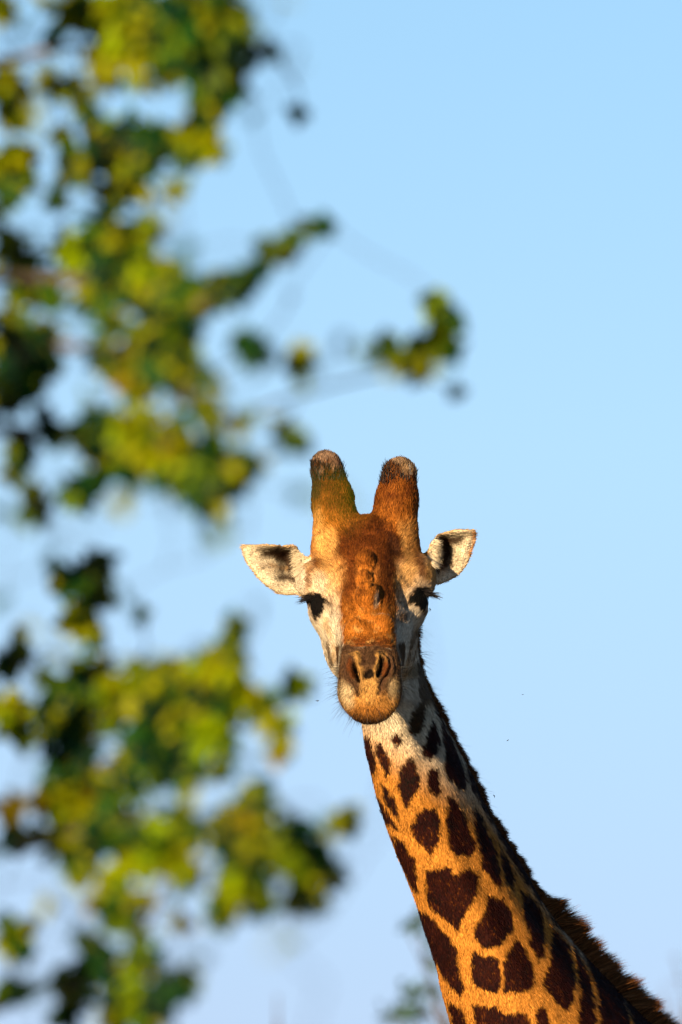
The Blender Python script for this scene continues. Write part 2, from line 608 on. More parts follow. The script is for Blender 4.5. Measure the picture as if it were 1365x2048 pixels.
# ------------------------------------------------------------------ coat colours (the animal's own markings, with some shade painted in)
CREAM = np.array([0.62, 0.54, 0.42]); PALE = np.array([0.66, 0.57, 0.42]); ORANGE = np.array([0.34, 0.112, 0.015]); TAN = np.array([0.54, 0.29, 0.085])
RUST = np.array([0.11, 0.030, 0.006]); DARK = np.array([0.035, 0.017, 0.010]); PATCH = np.array([0.021, 0.0052, 0.0009]); BLACK = np.array([0.005, 0.004, 0.004])
GREYB = np.array([0.085, 0.045, 0.022]); NECKB = np.array([0.52, 0.215, 0.036])

Wv = np.stack([fbm(V, 14, 41), fbm(V, 14, 43)], 1) * 5 + np.stack([noise3(V, 3.5, 44), noise3(V, 3.5, 45)], 1) * 1.8
X, Y, W = V[:, 0] + Wv[:, 0], V[:, 1] + Wv[:, 1], np.where(V[:, 2] > 0, V[:, 2] / 0.8, V[:, 2])
C = np.tile(TAN, (len(V), 1))


def mixc(m, col):
    global C
    m = np.clip(m, 0, 1)[:, None]
    C = C * (1 - m) + col * m


def blob(cx, cy, rx, ry, col, amt=1.0, rot=0.0, soft=0.6, mask=None):
    a = math.radians(rot)
    dx, dy = X - cx, Y - cy
    u = (dx * math.cos(a) + dy * math.sin(a)) / rx
    v = (-dx * math.sin(a) + dy * math.cos(a)) / ry
    m = sstep(1 + soft / 2, 1 - soft / 2, np.sqrt(u * u + v * v)) * amt
    if mask is not None: m = m * mask
    mixc(m, col)


def stroke(pts, wd, col, amt=1.0, mask=None, soft=0.6):
    d, t = line_d(X, Y, pts)
    m = sstep(wd * (1 + soft), wd * (1 - soft), d) * amt
    if mask is not None: m = m * mask
    mixc(m, col)


# ---- neck
PATCHES = [
    [(715, 1466), (742, 1478), (752, 1512), (753, 1539), (746, 1556), (733, 1530), (720, 1495)],
    [(750, 1487), (765, 1487), (772, 1505), (782, 1522), (782, 1542), (776, 1559), (765, 1542), (755, 1512)],
    [(822, 1515), (834, 1530), (839, 1549), (838, 1579), (824, 1597), (814, 1615), (802, 1597), (794, 1572), (798, 1542), (809, 1522)],
    [(792, 1465), (804, 1470), (804, 1487), (795, 1497), (783, 1482)],
    [(854, 1549), (867, 1532), (879, 1539), (882, 1574), (877, 1592), (859, 1587), (853, 1569)],
    [(843, 1350), (852, 1358), (856, 1383), (852, 1425), (847, 1457), (831, 1474), (820, 1467), (818, 1444), (826, 1415), (831, 1383), (835, 1362)],
    [(866, 1438), (873, 1446), (880, 1472), (878, 1505), (862, 1522), (847, 1514), (843, 1497), (854, 1472), (858, 1453)],
    [(862, 1390), (880, 1420), (905, 1478), (925, 1520), (935, 1560), (934, 1588), (915, 1578), (895, 1556), (888, 1540), (888, 1500), (882, 1450), (868, 1418)],
    [(894, 1597), (904, 1594), (919, 1612), (931, 1629), (944, 1669), (956, 1699), (941, 1716), (909, 1709), (897, 1694), (893, 1649)],
    [(834, 1629), (852, 1617), (874, 1619), (880, 1639), (878, 1674), (872, 1696), (859, 1711), (847, 1696), (829, 1676), (821, 1652)],
    [(762, 1564), (772, 1574), (790, 1604), (799, 1634), (794, 1639), (780, 1619), (767, 1597)],
    [(745, 1590), (762, 1600), (775, 1622), (794, 1652), (797, 1663), (785, 1656), (760, 1640)],
    [(780, 1672), (809, 1681), (819, 1704), (832, 1724), (836, 1760), (838, 1792), (824, 1778), (800, 1730)],
    [(946, 1612), (960, 1625), (978, 1665), (994, 1705), (1003, 1750), (1004, 1782), (985, 1762), (965, 1735), (958, 1700), (950, 1660)],
    [(853, 1740), (893, 1735), (911, 1749), (937, 1738), (959, 1753), (955, 1789), (937, 1820), (917, 1864), (889, 1842), (860, 1815), (851, 1775)],
    [(977, 1793), (1008, 1798), (1026, 1833), (1026, 1864), (999, 1891), (968, 1899), (946, 1877), (946, 1860), (968, 1837)],
    [(830, 1816), (862, 1837), (893, 1868), (915, 1899), (922, 1948), (931, 1984), (924, 2001), (897, 1970), (866, 1925), (840, 1870)],
    [(942, 1904), (970, 1914), (999, 1918), (1003, 1966), (997, 1988), (951, 1979), (942, 1939)],
    [(1035, 1873), (1048, 1895), (1066, 1930), (1072, 1970), (1044, 1988), (1010, 1984), (1005, 1930), (1022, 1891)],
    [(946, 2010), (995, 2014), (1008, 2028), (1057, 2027), (1063, 2060), (1050, 2120), (950, 2115)],
    [(896, 2008), (924, 2019), (937, 2060), (935, 2110), (912, 2100)],
    [(1075, 2019), (1088, 2008), (1100, 2045), (1110, 2100), (1075, 2110), (1070, 2060)],
    [(1044, 1785), (1060, 1795), (1079, 1815), (1092, 1846), (1092, 1899), (1079, 1928), (1061, 1895), (1057, 1860), (1048, 1833)],
    [(1000, 1690), (1018, 1722), (1034, 1765), (1027, 1784), (1012, 1767), (1005, 1735)],
    [(1108, 1858), (1141, 1899), (1150, 1930), (1155, 1966), (1150, 2006), (1137, 2030), (1115, 2012), (1088, 1970), (1099, 1930), (1106, 1895)],
    [(1150, 1890), (1172, 1935), (1190, 1975), (1197, 2060), (1190, 2120), (1165, 2120), (1159, 2060), (1161, 1975)],
    [(1170, 1915), (1221, 1957), (1261, 2010), (1268, 2060), (1260, 2120), (1215, 2120), (1203, 2060), (1197, 1984)],
    [(1225, 1955), (1285, 1985), (1330, 2060), (1350, 2110), (1290, 2110), (1274, 2060), (1252, 2006)],
    [(930, 1520), (970, 1590), (1000, 1650), (1035, 1705), (1070, 1755), (1110, 1820), (1160, 1870), (1120, 1862), (1062, 1783), (1030, 1735), (1002, 1685), (975, 1635), (948, 1590), (936, 1560)],
    [(1090, 1830), (1140, 1868), (1200, 1905), (1160, 1885), (1125, 1872)],
]
pp, qq, aa = neck_pq(V)
ang = np.arctan2(qq / (aa * BETA), pp / aa)
low = sstep(1440, 1570, Y - 0.6 * (X - 790))
neck_base = (PALE * 0.95)[None] * (1 - low)[:, None] + NECKB[None] * low[:, None]
lighter = sstep(1.3, 0.6, np.abs(ang)) * low
neck_base = neck_base * (1 - 0.8 * lighter[:, None]) + CREAM * 0.7 * 0.8 * lighter[:, None]
isN = sstep(1395, 1425, V[:, 1]) * (W < 90)
cheekback = ((W < -60) & (V[:, 1] > 1240)) * 1.0
C = C * (1 - isN[:, None]) + neck_base * isN[:, None]
sel = np.where((V[:, 1] > 1330) & (W < 90))[0]
mn = np.full(len(V), 50.0)
for pg in PATCHES:
    pg = np.array(pg, float)
    b = (X[sel] > pg[:, 0].min() - 12) & (X[sel] < pg[:, 0].max() + 12) & (Y[sel] > pg[:, 1].min() - 12) & (Y[sel] < pg[:, 1].max() + 12)
    s2 = sel[b]
    mn[s2] = np.minimum(mn[s2], poly_sd(X[s2], Y[s2], pg))
seen_side = N[:, 2] > -0.12
# the far side carries the same kind of net of patches
cells = np.stack([np.cos(ang) * 2.2, np.sin(ang) * 2.2, V[:, 1] / 62.0], 1)


def voronoi(Q):
    i = np.floor(Q).astype(np.int64)
    d1 = np.full(len(Q), 9.0); d2 = np.full(len(Q), 9.0)
    for a in (-1, 0, 1):
        for b in (-1, 0, 1):
            for c in (-1, 0, 1):
                j = i + np.array([a, b, c])
                pt = j + 0.5 + 0.38 * np.stack([_hash(j[:, 0], j[:, 1], j[:, 2], s) for s in (1, 2, 3)], 1)
                dd = np.sqrt(((Q - pt) ** 2).sum(1))
                n1 = dd < d1
                d2 = np.where(n1, d1, np.minimum(d2, dd)); d1 = np.where(n1, dd, d1)
    return d2 - d1


vb = voronoi(cells)
mneck = np.where(seen_side, sstep(3.2, -3.8, mn + 3.4 * noise3(V, 4.0, 76) + 3.0 * noise3(V, 11, 75)), sstep(0.13, 0.24, vb) * (V[:, 1] > 1400) * (W < 0))
pvar = PATCH[None] * (1 + 0.35 * noise3(V, 30, 77)[:, None] + 0.25 * noise3(V, 5, 78)[:, None])
pvar = pvar + (sstep(0.45, 0.9, noise3(V, 3.4, 79) + 0.35 * noise3(V, 22, 80)) * 0.9)[:, None] * np.array([0.10, 0.030, 0.004])
C = C * (1 - mneck[:, None]) + pvar * mneck[:, None]

# ---- head (everything above the chin line)
H = 1 - isN
fr = sstep(-0.1, 0.2, N[:, 2])
Cn = C.copy()
C[:] = CREAM
# cheeks and sides cream, front plane orange
mixc(sstep(1262, 1120, Y) * 0.75, TAN)
bandL = 684 + 2 * np.sin(Y / 40); bandR = 792
inb = sstep(-3 - 14 * sstep(1230, 1120, Y), 3 + 10 * sstep(1230, 1120, Y), X - bandL) * sstep(3, -3, X - bandR) * sstep(1070, 1215, Y) * (Y < 1292) * fr
mixc(sstep(78, 38, np.abs(X - 737)) * sstep(1280, 1200, Y) * fr * 0.85, ORANGE)
mixc(inb, ORANGE)
mixc(sstep(1150, 1095, Y + 0.12 * np.abs(X - 735)) * sstep(0.05, 0.3, N[:, 2]) * (np.abs(X - 735) < 120), ORANGE * 1.05)
mixc(sstep(1128, 1090, Y) * (np.abs(X - 735) < 130) * 0.9, ORANGE * 1.15)
blob(735, 1066, 52, 30, RUST * 0.9, 0.9, 0, 0.7)
blob(733, 1098, 62, 34, RUST * 1.3, 0.75, 0, 0.8)
stroke([(694, 1078), (668, 1100), (640, 1124)], 14, RUST * 0.8, 0.9)
stroke([(640, 1124), (618, 1146), (618, 1170)], 6, RUST * 1.3, 0.7)
stroke([(780, 1070), (806, 1100), (836, 1126), (852, 1150)], 12, RUST, 0.85)
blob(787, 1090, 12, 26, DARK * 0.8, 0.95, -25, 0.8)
blob(770, 1118, 14, 22, RUST * 0.8, 0.6, 0, 0.9)
blob(668, 1132, 18, 12, ORANGE * 1.3, 0.6, -20, 0.9)
blob(812, 1112, 12, 7, DARK, 0.5, 35, 0.8)
blob(774, 1158, 17, 56, RUST * 0.6, 0.9, 0, 0.8)  # shadow band right of the bosses, painted into the coat colour
blob(735, 1085, 60, 36, RUST * 0.8, 0.55, 0, 0.9)
blob(698, 1150, 12, 60, RUST * 0.9, 0.6, 0, 0.9)
blob(700, 1150, 14, 46, RUST * 1.4, 0.7, 0, 0.8)
blob(655, 1088, 20, 34, TAN * 1.15, 0.75, 5, 0.9)
blob(636, 1060, 13, 46, TAN * 1.2, 0.7, 0, 0.8)
blob(818, 1082, 14, 44, TAN * 0.95, 0.55, 0, 0.9)
blob(806, 1070, 9, 30, TAN, 0.4, -12, 0.9)
blob(664, 1148, 26, 34, TAN * 1.1, 0.6, 0, 1.2)
blob(640, 1166, 16, 20, CREAM, 0.6, 0, 1.2)
blob(812, 1152, 20, 30, TAN * 1.1, 0.7, 15, 0.9)
blob(600, 1160, 14, 30, CREAM * 1.1, 0.9, 0, 0.8)
blob(864, 1142, 14, 26, TAN * 0.9, 0.8, 0, 0.8)
blob(732, 1124, 17, 22, ORANGE * 1.25, 0.8, 0, 0.4, (W > -40) * 1.0)
blob(729, 1158, 15, 16, ORANGE * 1.25, 0.8, 0, 0.4, (W > -40) * 1.0)
blob(735, 1200, 23, 36, ORANGE * 1.3, 0.85, 0, 0.4, (W > -40) * 1.0)
blob(734, 1247, 46, 26, ORANGE * 1.35, 0.7, 0, 0.8)
blob(752, 1198, 5, 17, np.array([.46, .33, .22]), 0.9, 5, 0.5)
blob(735, 1282, 50, 9, RUST * 1.3, 0.8, 0, 0.9)
blob(806, 1236, 11, 12, np.array([.10, .045, .02]), 0.85, 0, 0.7)
blob(660, 1262, 16, 52, PALE, 0.8, -14, 0.9, sstep(688, 682, X))
blob(656, 1255, 6, 24, TAN, 0.5, -15, 0.9)
blob(660, 1305, 5, 26, GREYB, 0.8, -8, 0.7, (W < 120) * 1.0)
stroke([(668, 1290), (668, 1320)], 4, TAN, 0.5)
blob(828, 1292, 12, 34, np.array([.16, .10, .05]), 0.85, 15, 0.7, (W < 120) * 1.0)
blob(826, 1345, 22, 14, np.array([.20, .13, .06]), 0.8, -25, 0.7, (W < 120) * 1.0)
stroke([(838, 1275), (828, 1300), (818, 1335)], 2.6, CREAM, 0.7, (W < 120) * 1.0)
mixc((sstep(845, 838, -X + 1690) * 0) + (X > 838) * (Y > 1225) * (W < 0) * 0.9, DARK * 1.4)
fbl = sstep(0.10, 0.45, fbm(V * np.array([1.3, 0.8, 1.0]), 20, 131))
mixc(fbl * sstep(1235, 1180, Y) * sstep(70, 50, np.abs(X - 735)) * fr * 0.55, RUST * 0.7)
mixc(sstep(0.15, 0.5, fbm(V, 11, 137)) * (np.abs(X - 737) < 56) * (Y < 1290) * fr * 0.55, RUST)
mixc(sstep(0.2, 0.5, fbm(V, 9, 139)) * (np.abs(X - 737) < 120) * (Y < 1110) * fr * 0.6, RUST)
mixc(sstep(1200, 1240, Y) * (np.abs(X - 737) < 54) * (Y < 1286) * sstep(0.1, 0.5, fbm(V, 15, 141)) * fr * 0.6, TAN)
# muzzle
mz = sstep(1283, 1293, Y + 3 * np.sin(X / 9)) * (W > 170)
mixc(mz * fr, GREYB)
mixc(sstep(1362, 1392, Y - 0.25 * np.abs(X - 740)) * (W > 170), np.array([.40, .185, .045]))
blob(694, 1386, 13, 24, CREAM * np.array([.9, .8, .6]), 0.75, -18, 1.2, (W > 170) * 1.0)
blob(786, 1372, 11, 20, CREAM * np.array([.7, .6, .42]), 0.6, 10, 1.3, (W > 170) * 1.0)
blob(738, 1374, 17, 26, TAN * 0.85, 0.85, 0, 0.9, (W > 170) * 1.0)
blob(738, 1424, 44, 20, ORANGE * 0.85, 0.5, 0, 0.8, (W > 170) * 1.0)
mixc(sstep(1412, 1438, Y + 0.0055 * (X - 738) ** 2) * (W > 170) * 0.93, DARK)
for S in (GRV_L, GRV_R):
    stroke(S, 3.6, DARK * 1.6, 0.8, muz)  # groove shade painted into the colour
stroke([(700, 1316), (698, 1332), (706, 1348)], 4.5, RUST * 0.9, 0.8, muz)
stroke([(770, 1316), (772, 1330), (766, 1344)], 4.5, RUST * 0.9, 0.8, muz)
for S in (RIM_L, RIM_R):
    stroke(S, 5.0, TAN * 0.62, 0.85, muz, 0.9)
stroke([(704, 1304), (713, 1304)], 4, TAN * .5, 0.4, muz)
stroke([(757, 1302), (768, 1304), (772, 1316)], 4.5, TAN * 0.45, 0.5, muz, 0.9)
for S in (SLIT_L, SLIT_R):
    stroke(S, 3.2, BLACK, 1.0, muz, 0.5)  # shade inside the nostril openings, painted black
blob(737, 1345, 10, 9, BLACK, 0.95, 0, 0.6, muz)  # shade of the pit between the nostrils, painted too
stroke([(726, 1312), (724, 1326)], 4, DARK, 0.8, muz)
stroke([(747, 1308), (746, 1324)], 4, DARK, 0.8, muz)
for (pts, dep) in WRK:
    stroke(pts, 2.0, DARK, 0.28 * dep, muz)  # crease shade painted along each wrinkle, stronger where it is deeper
dots = noise3(V, 3.2, 201) > 0.62
mixc(dots * ((np.abs(X - 740) < 24) & (Y > 1355) & (Y < 1405) & (W > 200)) * 0.6, DARK)
# horn tips
tip = sstep(982, 936, Y - 10 * fbm(V, 10, 61) * (X > 700))
tipL = sstep(996, 946, Y + 0.5 * (X - 648)) * (X < 700)
mixc(np.maximum(tip * (X > 700), tipL) * (0.82 + 0.25 * fbm(V, 7, 67)), DARK * 1.3)
mixc(sstep(927, 915, Y + 6 * fbm(V, 12, 63)) * (X < 700), np.array([.27, .17, .11]))
blob(672, 926, 12, 16, np.array([.22, .13, .08]), 0.8, 0, 0.5)
blob(641, 944, 6, 9, np.array([.36, .23, .16]), 0.8, 0, 1.2)
mixc(sstep(930, 921, Y + 8 * fbm(V, 12, 65) - 0.42 * (X - 790)) * (X > 700), np.array([.31, .20, .12]))
blob(818, 935, 14, 20, np.array([.27, .17, .09]), 0.9, 0, 0.5)
stroke([(820, 932), (823, 950)], 1.6, np.array([.7, .6, .5]), 0.8)
mixc(sstep(940, 955, Y) * sstep(1070, 990, Y) * (0.75 + 0.5 * fbm(V, 16, 88)) * (np.abs(X - 735) < 120), RUST)
stroke([(634, 938), (634, 990)], 11, DARK, 0.75)
stroke([(660, 955), (664, 1010)], 12, RUST * 0.8, 0.5)
# eye surround
for (c, r), sx in zip(EYES, (-1, 1)):
    pass
for poly, am in (([(592, 1203), (606, 1195), (625, 1186), (641, 1188), (657, 1204), (664, 1211), (650, 1208), (646, 1222), (634, 1242), (624, 1228), (618, 1208), (600, 1208)], 1.0),
                 ([(878, 1190), (866, 1184), (850, 1176), (832, 1177), (820, 1194), (812, 1209), (826, 1207), (838, 1214), (850, 1228), (858, 1208), (872, 1196)], 1.0)):
    pd = poly_sd(X, Y, poly)
    mixc(sstep(7, 0, pd) * 0.55, RUST * 0.8)
    mixc(sstep(2.0, -2.0, pd) * am, BLACK)
# ears
for s, poly in ((-1, EAR_L), (1, EAR_R)):
    inb = ((V[:, 0] < 622) & (s < 0)) | ((V[:, 0] > 856) & (s > 0))
    inb = inb & (V[:, 1] > 1050) & (V[:, 1] < 1200) & (W < -35)
    m = inb * 1.0
    mixc(m, PALE)
    dE = poly_sd(V[:, 0], V[:, 1], poly)
    mixc(m * sstep(-7, -2, dE) * 0.6, TAN * 1.2)
    if s < 0:
        stroke([(530, 1106), (560, 1108), (585, 1106)], 9, DARK, 0.95, m * fr, 0.9)
        stroke([(560, 1108), (580, 1128), (590, 1148)], 13, DARK, 0.97, m * fr, 0.8)
        stroke([(562, 1156), (580, 1158), (595, 1166)], 8, DARK * 1.3, 0.9, m * fr, 0.9)
        stroke([(540, 1128), (575, 1140)], 3, TAN * .8, 0.6, m * fr, 0.9)
        blob(545, 1137, 26, 10, np.array([.42, .31, .2]), 0.5, 10, 0.9, m * fr)
        stroke([(604, 1108), (598, 1128), (606, 1140)], 9, PALE, 0.95, m)
    else:
        stroke([(880, 1080), (905, 1082), (920, 1080)], 9, DARK, 0.95, m * fr, 0.9)
        stroke([(890, 1085), (896, 1108), (890, 1125), (876, 1138)], 12, DARK, 0.97, m * fr, 0.8)
        stroke([(905, 1128), (890, 1136)], 6, DARK * 2.5, 0.8, m * fr, 0.9)
        stroke([(950, 1064), (950, 1085), (942, 1108)], 4, ORANGE * 1.4, 0.7, m)
        stroke([(872, 1082), (876, 1105), (872, 1126)], 8, PALE, 0.95, m)
C = C * H[:, None] + Cn * (1 - H)[:, None]
# mane root strip on the ridge of the neck
ridge = sstep(0.42, 0.22, np.abs(ang)) * sstep(1200, 1300, V[:, 1]) * (W < 0)
mixc(ridge * 0.9, np.array([.06, .02, .008]))
# fine mottling of the hair everywhere
mot = 1 + 0.34 * fbm(V * np.array([1.5, 0.6, 1.0]), 5.5, 91) + 0.16 * fbm(V, 34, 92)
C = np.clip(C * mot[:, None] * 0.68, 0.003, 0.9)

# ------------------------------------------------------------------ materials
def new_mat(name):
    m = bpy.data.materials.new(name)
    m.use_nodes = True
    return m, m.node_tree, m.node_tree.nodes['Principled BSDF']


def coat_mat(name, rough, bump_s, gain=1.0, noise_amt=0.55, spec=0.02, sheen=0.0):
    m, t, b = new_mat(name)
    at = t.nodes.new('ShaderNodeAttribute'); at.attribute_name = 'coat'
    tc = t.nodes.new('ShaderNodeTexCoord')
    mp = t.nodes.new('ShaderNodeMapping')
    mp.inputs['Scale'].default_value = (1.0, 1.0, 0.45)
    nz = t.nodes.new('ShaderNodeTexNoise')
    nz.inputs['Scale'].default_value = 380
    nz.inputs['Detail'].default_value = 3
    t.links.new(tc.outputs['Object'], mp.inputs[0]); t.links.new(mp.outputs[0], nz.inputs['Vector'])
    mr = t.nodes.new('ShaderNodeMapRange')
    mr.inputs['From Min'].default_value = 0.25; mr.inputs['From Max'].default_value = 0.75
    mr.inputs['To Min'].default_value = (1 - noise_amt) * gain; mr.inputs['To Max'].default_value = (1 + noise_amt) * gain
    t.links.new(nz.outputs['Fac'], mr.inputs['Value'])
    mx = t.nodes.new('ShaderNodeVectorMath'); mx.operation = 'SCALE'
    t.links.new(at.outputs['Color'], mx.inputs[0]); t.links.new(mr.outputs[0], mx.inputs['Scale'])
    t.links.new(mx.outputs[0], b.inputs['Base Color'])
    b.inputs['Roughness'].default_value = rough
    b.inputs['Specular IOR Level'].default_value = spec
    b.inputs['Sheen Weight'].default_value = sheen
    if bump_s:
        bp = t.nodes.new('ShaderNodeBump')
        bp.inputs['Strength'].default_value = bump_s
        bp.inputs['Distance'].default_value = 0.004
        t.links.new(nz.outputs['Fac'], bp.inputs['Height'])
        t.links.new(bp.outputs[0], b.inputs['Normal'])
    return m


M_COAT = coat_mat('giraffe_coat', 0.7, 0.6)
M_FUR = coat_mat('short_fur', 0.6, 0, noise_amt=0.2)


def simple(name, col, rough=0.6, spec=0.5):
    m, t, b = new_mat(name)
    nz = t.nodes.new('ShaderNodeTexNoise'); nz.inputs['Scale'].default_value = 60
    mr = t.nodes.new('ShaderNodeMapRange'); mr.inputs['To Min'].default_value = 0.7; mr.inputs['To Max'].default_value = 1.3
    t.links.new(nz.outputs['Fac'], mr.inputs['Value'])
    mx = t.nodes.new('ShaderNodeVectorMath'); mx.operation = 'SCALE'; mx.inputs[0].default_value = col
    t.links.new(mr.outputs[0], mx.inputs['Scale']); t.links.new(mx.outputs[0], b.inputs['Base Color'])
    b.inputs['Roughness'].default_value = rough
    b.inputs['Specular IOR Level'].default_value = spec
    return m


M_EYE = simple('dark_eye', (0.010, 0.006, 0.004), 0.16, 0.8)
M_LASH = simple('black_hair', (0.008, 0.006, 0.006), 0.55, 0.3)
M_FLY = simple('fly_black', (0.012, 0.012, 0.014), 0.35)
M_BARK = simple('grey_brown_bark', (0.09, 0.07, 0.055), 0.9, 0.2)
M_TWIG = simple('green_brown_twig', (0.030, 0.036, 0.022), 0.9, 0.1)

# ------------------------------------------------------------------ coarse body below the picture
WUP = np.array([0.0, -ct, -st])      # world up in the giraffe frame


def below(P, h):                       # h mm straight down
    return np.array(P, float) - WUP * h


GROUND_H = None


def height(P):
    return L2W(np.array(P, float))[2] * 1000


def s_body(P):
    d = s_neck(P)
    d = smin(d, s_ell(P, (1560, 2700, -760), (330, 440, 420)), 140)
    d = smin(d, s_ell(P, (1900, 2760, -1080), (520, 400, 460), yaw=-38), 160)
    d = smin(d, s_ell(P, (2300, 2820, -1420), (330, 380, 360)), 140)
    for top, sx in (((1400, 2800, -620), 0), ((1640, 2800, -900), 0), ((2200, 2880, -1300), 1), ((2420, 2880, -1520), 1)):
        hgt = height(top)
        knee = below(top, hgt * (0.50 if not sx else 0.46)) + (np.array([30, 0, -30]) if sx else 0)
        foot = below(top, hgt - 70)
        d = smin(d, s_cone(P, top, knee, 150 if not sx else 170, 62), 60)
        d = smin(d, s_cone(P, knee, foot, 62, 44), 20)
        d = smin(d, s_cone(P, foot + np.array([0, -60, 0]), foot + np.array([-30, 0, 25]), 50, 68), 20)
    tail0 = np.array([2560, 2700, -1640.]); tail1 = below(tail0 + np.array([60, 0, -60]), 950)
    d = smin(d, s_cone(P, tail0, tail1, 34, 16), 30)
    return d


VB, FB = surface(s_body, (860, 2118, -2000), (2900, 5800, 500), 22, levels=3)
GB = grad(s_body, VB, 4.0); NB = GB / (np.sqrt((GB ** 2).sum(1))[:, None] + 1e-9)
vbb = voronoi(VB / 185.0)
CB = np.where((vbb > 0.16)[:, None], PATCH[None], NECKB[None])
VA = np.concatenate([V, VB]); FA = np.concatenate([Fq, FB + len(V)]); CA = np.concatenate([C, CB])
base = L2W(np.array([1600.0, 2800, -900])); base[2] = 0.0
giraffe = empty('giraffe', base)
tag(giraffe, 'tall giraffe facing the lens, brown patched neck rising from the lower right corner', 'giraffe')
mesh_obj('body', L2W(VA), FA, M_COAT, giraffe, CA)

# ------------------------------------------------------------------ eyes
def sphere(c, r, seg=40, rings=24):
    vs, fs = [], []
    for i in range(rings + 1):
        th = math.pi * i / rings
        for j in range(seg):
            ph = 2 * math.pi * j / seg
            vs.append((c[0] + r[0] * math.sin(th) * math.cos(ph), c[1] + r[1] * math.cos(th), c[2] + r[2] * math.sin(th) * math.sin(ph)))
    for i in range(rings):
        for j in range(seg):
            fs.append((i * seg + j, i * seg + (j + 1) % seg, (i + 1) * seg + (j + 1) % seg, (i + 1) * seg + j))
    return np.array(vs), np.array(fs)


for (c, r), sx in zip(EYES, (-1, 1)):
    ex, ey = (634, 1214) if sx < 0 else (844, 1206)
    nb_ = (np.abs(V[:, 0] - ex) < 8) & (np.abs(V[:, 1] - ey) < 10) & (N[:, 2] > 0)
    v, f = sphere((ex, ey, np.median(V[nb_, 2]) - 6), (14, 18, 17))
    mesh_obj('eye', L2W(v), f, M_EYE, giraffe)


# ------------------------------------------------------------------ hair strands
def strands(root, dirs, length, width, col, bend=None, segs=1, wdir=None, tipgain=0.8):
    """flat tapering blades: root (n,3) mm, dirs unit, length (n), width (n)"""
    n = len(root)
    if wdir is None:
        r = RNG.normal(size=(n, 3))
    else:
        r = wdir + 0.35 * RNG.normal(size=(n, 3))
    wv = np.cross(dirs, r); wv /= np.linalg.norm(wv, axis=1)[:, None] + 1e-9
    if bend is None: bend = np.zeros((n, 3))
    rings = []
    cols = []
    for k in range(segs):
        t = k / segs
        c = root + dirs * (length * t)[:, None] + bend * (length * t * t)[:, None]
        hw = (width * 0.5 * (1 - 0.75 * t))[:, None]
        rings += [c - wv * hw, c + wv * hw]
        cols += [col, col]
    tipp = root + dirs * length[:, None] + bend * length[:, None]
    rings.append(tipp); cols.append(col * tipgain)
    nv = 2 * segs + 1
    Vh = np.stack(rings, 1).reshape(-1, 3)
    Ch = np.stack(cols, 1).reshape(-1, 3)
    b = np.arange(n) * nv
    F = []
    if segs > 1:
        F.append(np.concatenate([np.stack([b + 2 * k, b + 2 * k + 1, b + 2 * k + 3, b + 2 * k + 2], 1) for k in range(segs - 1)]))
    F.append(np.stack([b + 2 * segs - 2, b + 2 * segs - 1, b + 2 * segs], 1))
    return Vh, F, Ch


# short coat: about 190k tiny hairs
vis = np.where((N[:, 2] > -0.45) & (V[:, 1] < 2110) & (V[:, 1] > 890))[0]
vis = vis[((V[vis, 0] - 634) / 17) ** 2 + ((V[vis, 1] - 1214) / 20) ** 2 > 1]
vis = vis[((V[vis, 0] - 844) / 17) ** 2 + ((V[vis, 1] - 1206) / 20) ** 2 > 1]
pick = RNG.choice(vis, 270000, replace=True)
R0 = V[pick] + RNG.normal(size=(len(pick), 3)) * 0.9
Nn = N[pick]
flow = np.zeros((len(pick), 3))
yy = V[pick][:, 1]; ww = V[pick][:, 2]; xx = V[pick][:, 0]
headm = (ww > -70) & (yy < 1300)
flow[:, 1] = np.where(headm, -1.0, 1.0)
flow[:, 0] = np.where(headm, (xx - 738) / 90.0, -0.25 * (yy < 1400) * 0 + 0.35)
flow[:, 2] = np.where(headm, -0.6, -0.2)
bare = (ww > 145) & (yy > 1286) & (yy < 1368) & (np.abs(xx - 737) < 52)
chin = (ww > 145) & (yy > 1285)
flow[chin, 0] = (xx[chin] - 739) / 45.0; flow[chin, 1] = (yy[chin] - 1340) / 60.0; flow[chin, 2] = 0.1
hornm = (yy < 1040)
flow[hornm] = (0, -1, 0)
earm = ((xx < 618) | (xx > 860)) & (yy < 1200)
flow[earm & (xx < 700)] = (-1, 0.1, 0.2); flow[earm & (xx > 700)] = (1, -0.1, 0.2)
flow += RNG.normal(size=flow.shape) * 0.22
flow -= (flow * Nn).sum(1)[:, None] * Nn
flow /= np.linalg.norm(flow, axis=1)[:, None] + 1e-9
lift = RNG.uniform(0.05, 0.26, len(pick))[:, None]
dh = flow + Nn * lift; dh /= np.linalg.norm(dh, axis=1)[:, None]
Lh = RNG.uniform(5, 11, len(pick)) * np.where(bare, 0.16, 1.0) * np.where(earm, 0.8, 1.0)
colr = C[pick] * RNG.uniform(0.45, 1.5, len(pick))[:, None]
Vh, Fh, Ch = strands(R0 - Nn * 0.4, dh, Lh, RNG.uniform(0.8, 1.5, len(pick)), np.clip(colr, 0.004, 0.9), segs=1, wdir=Nn)
fur = mesh_obj('fur', L2W(Vh), Fh, M_FUR, giraffe, Ch, smooth=False)
fur['kind'] = 'stuff'

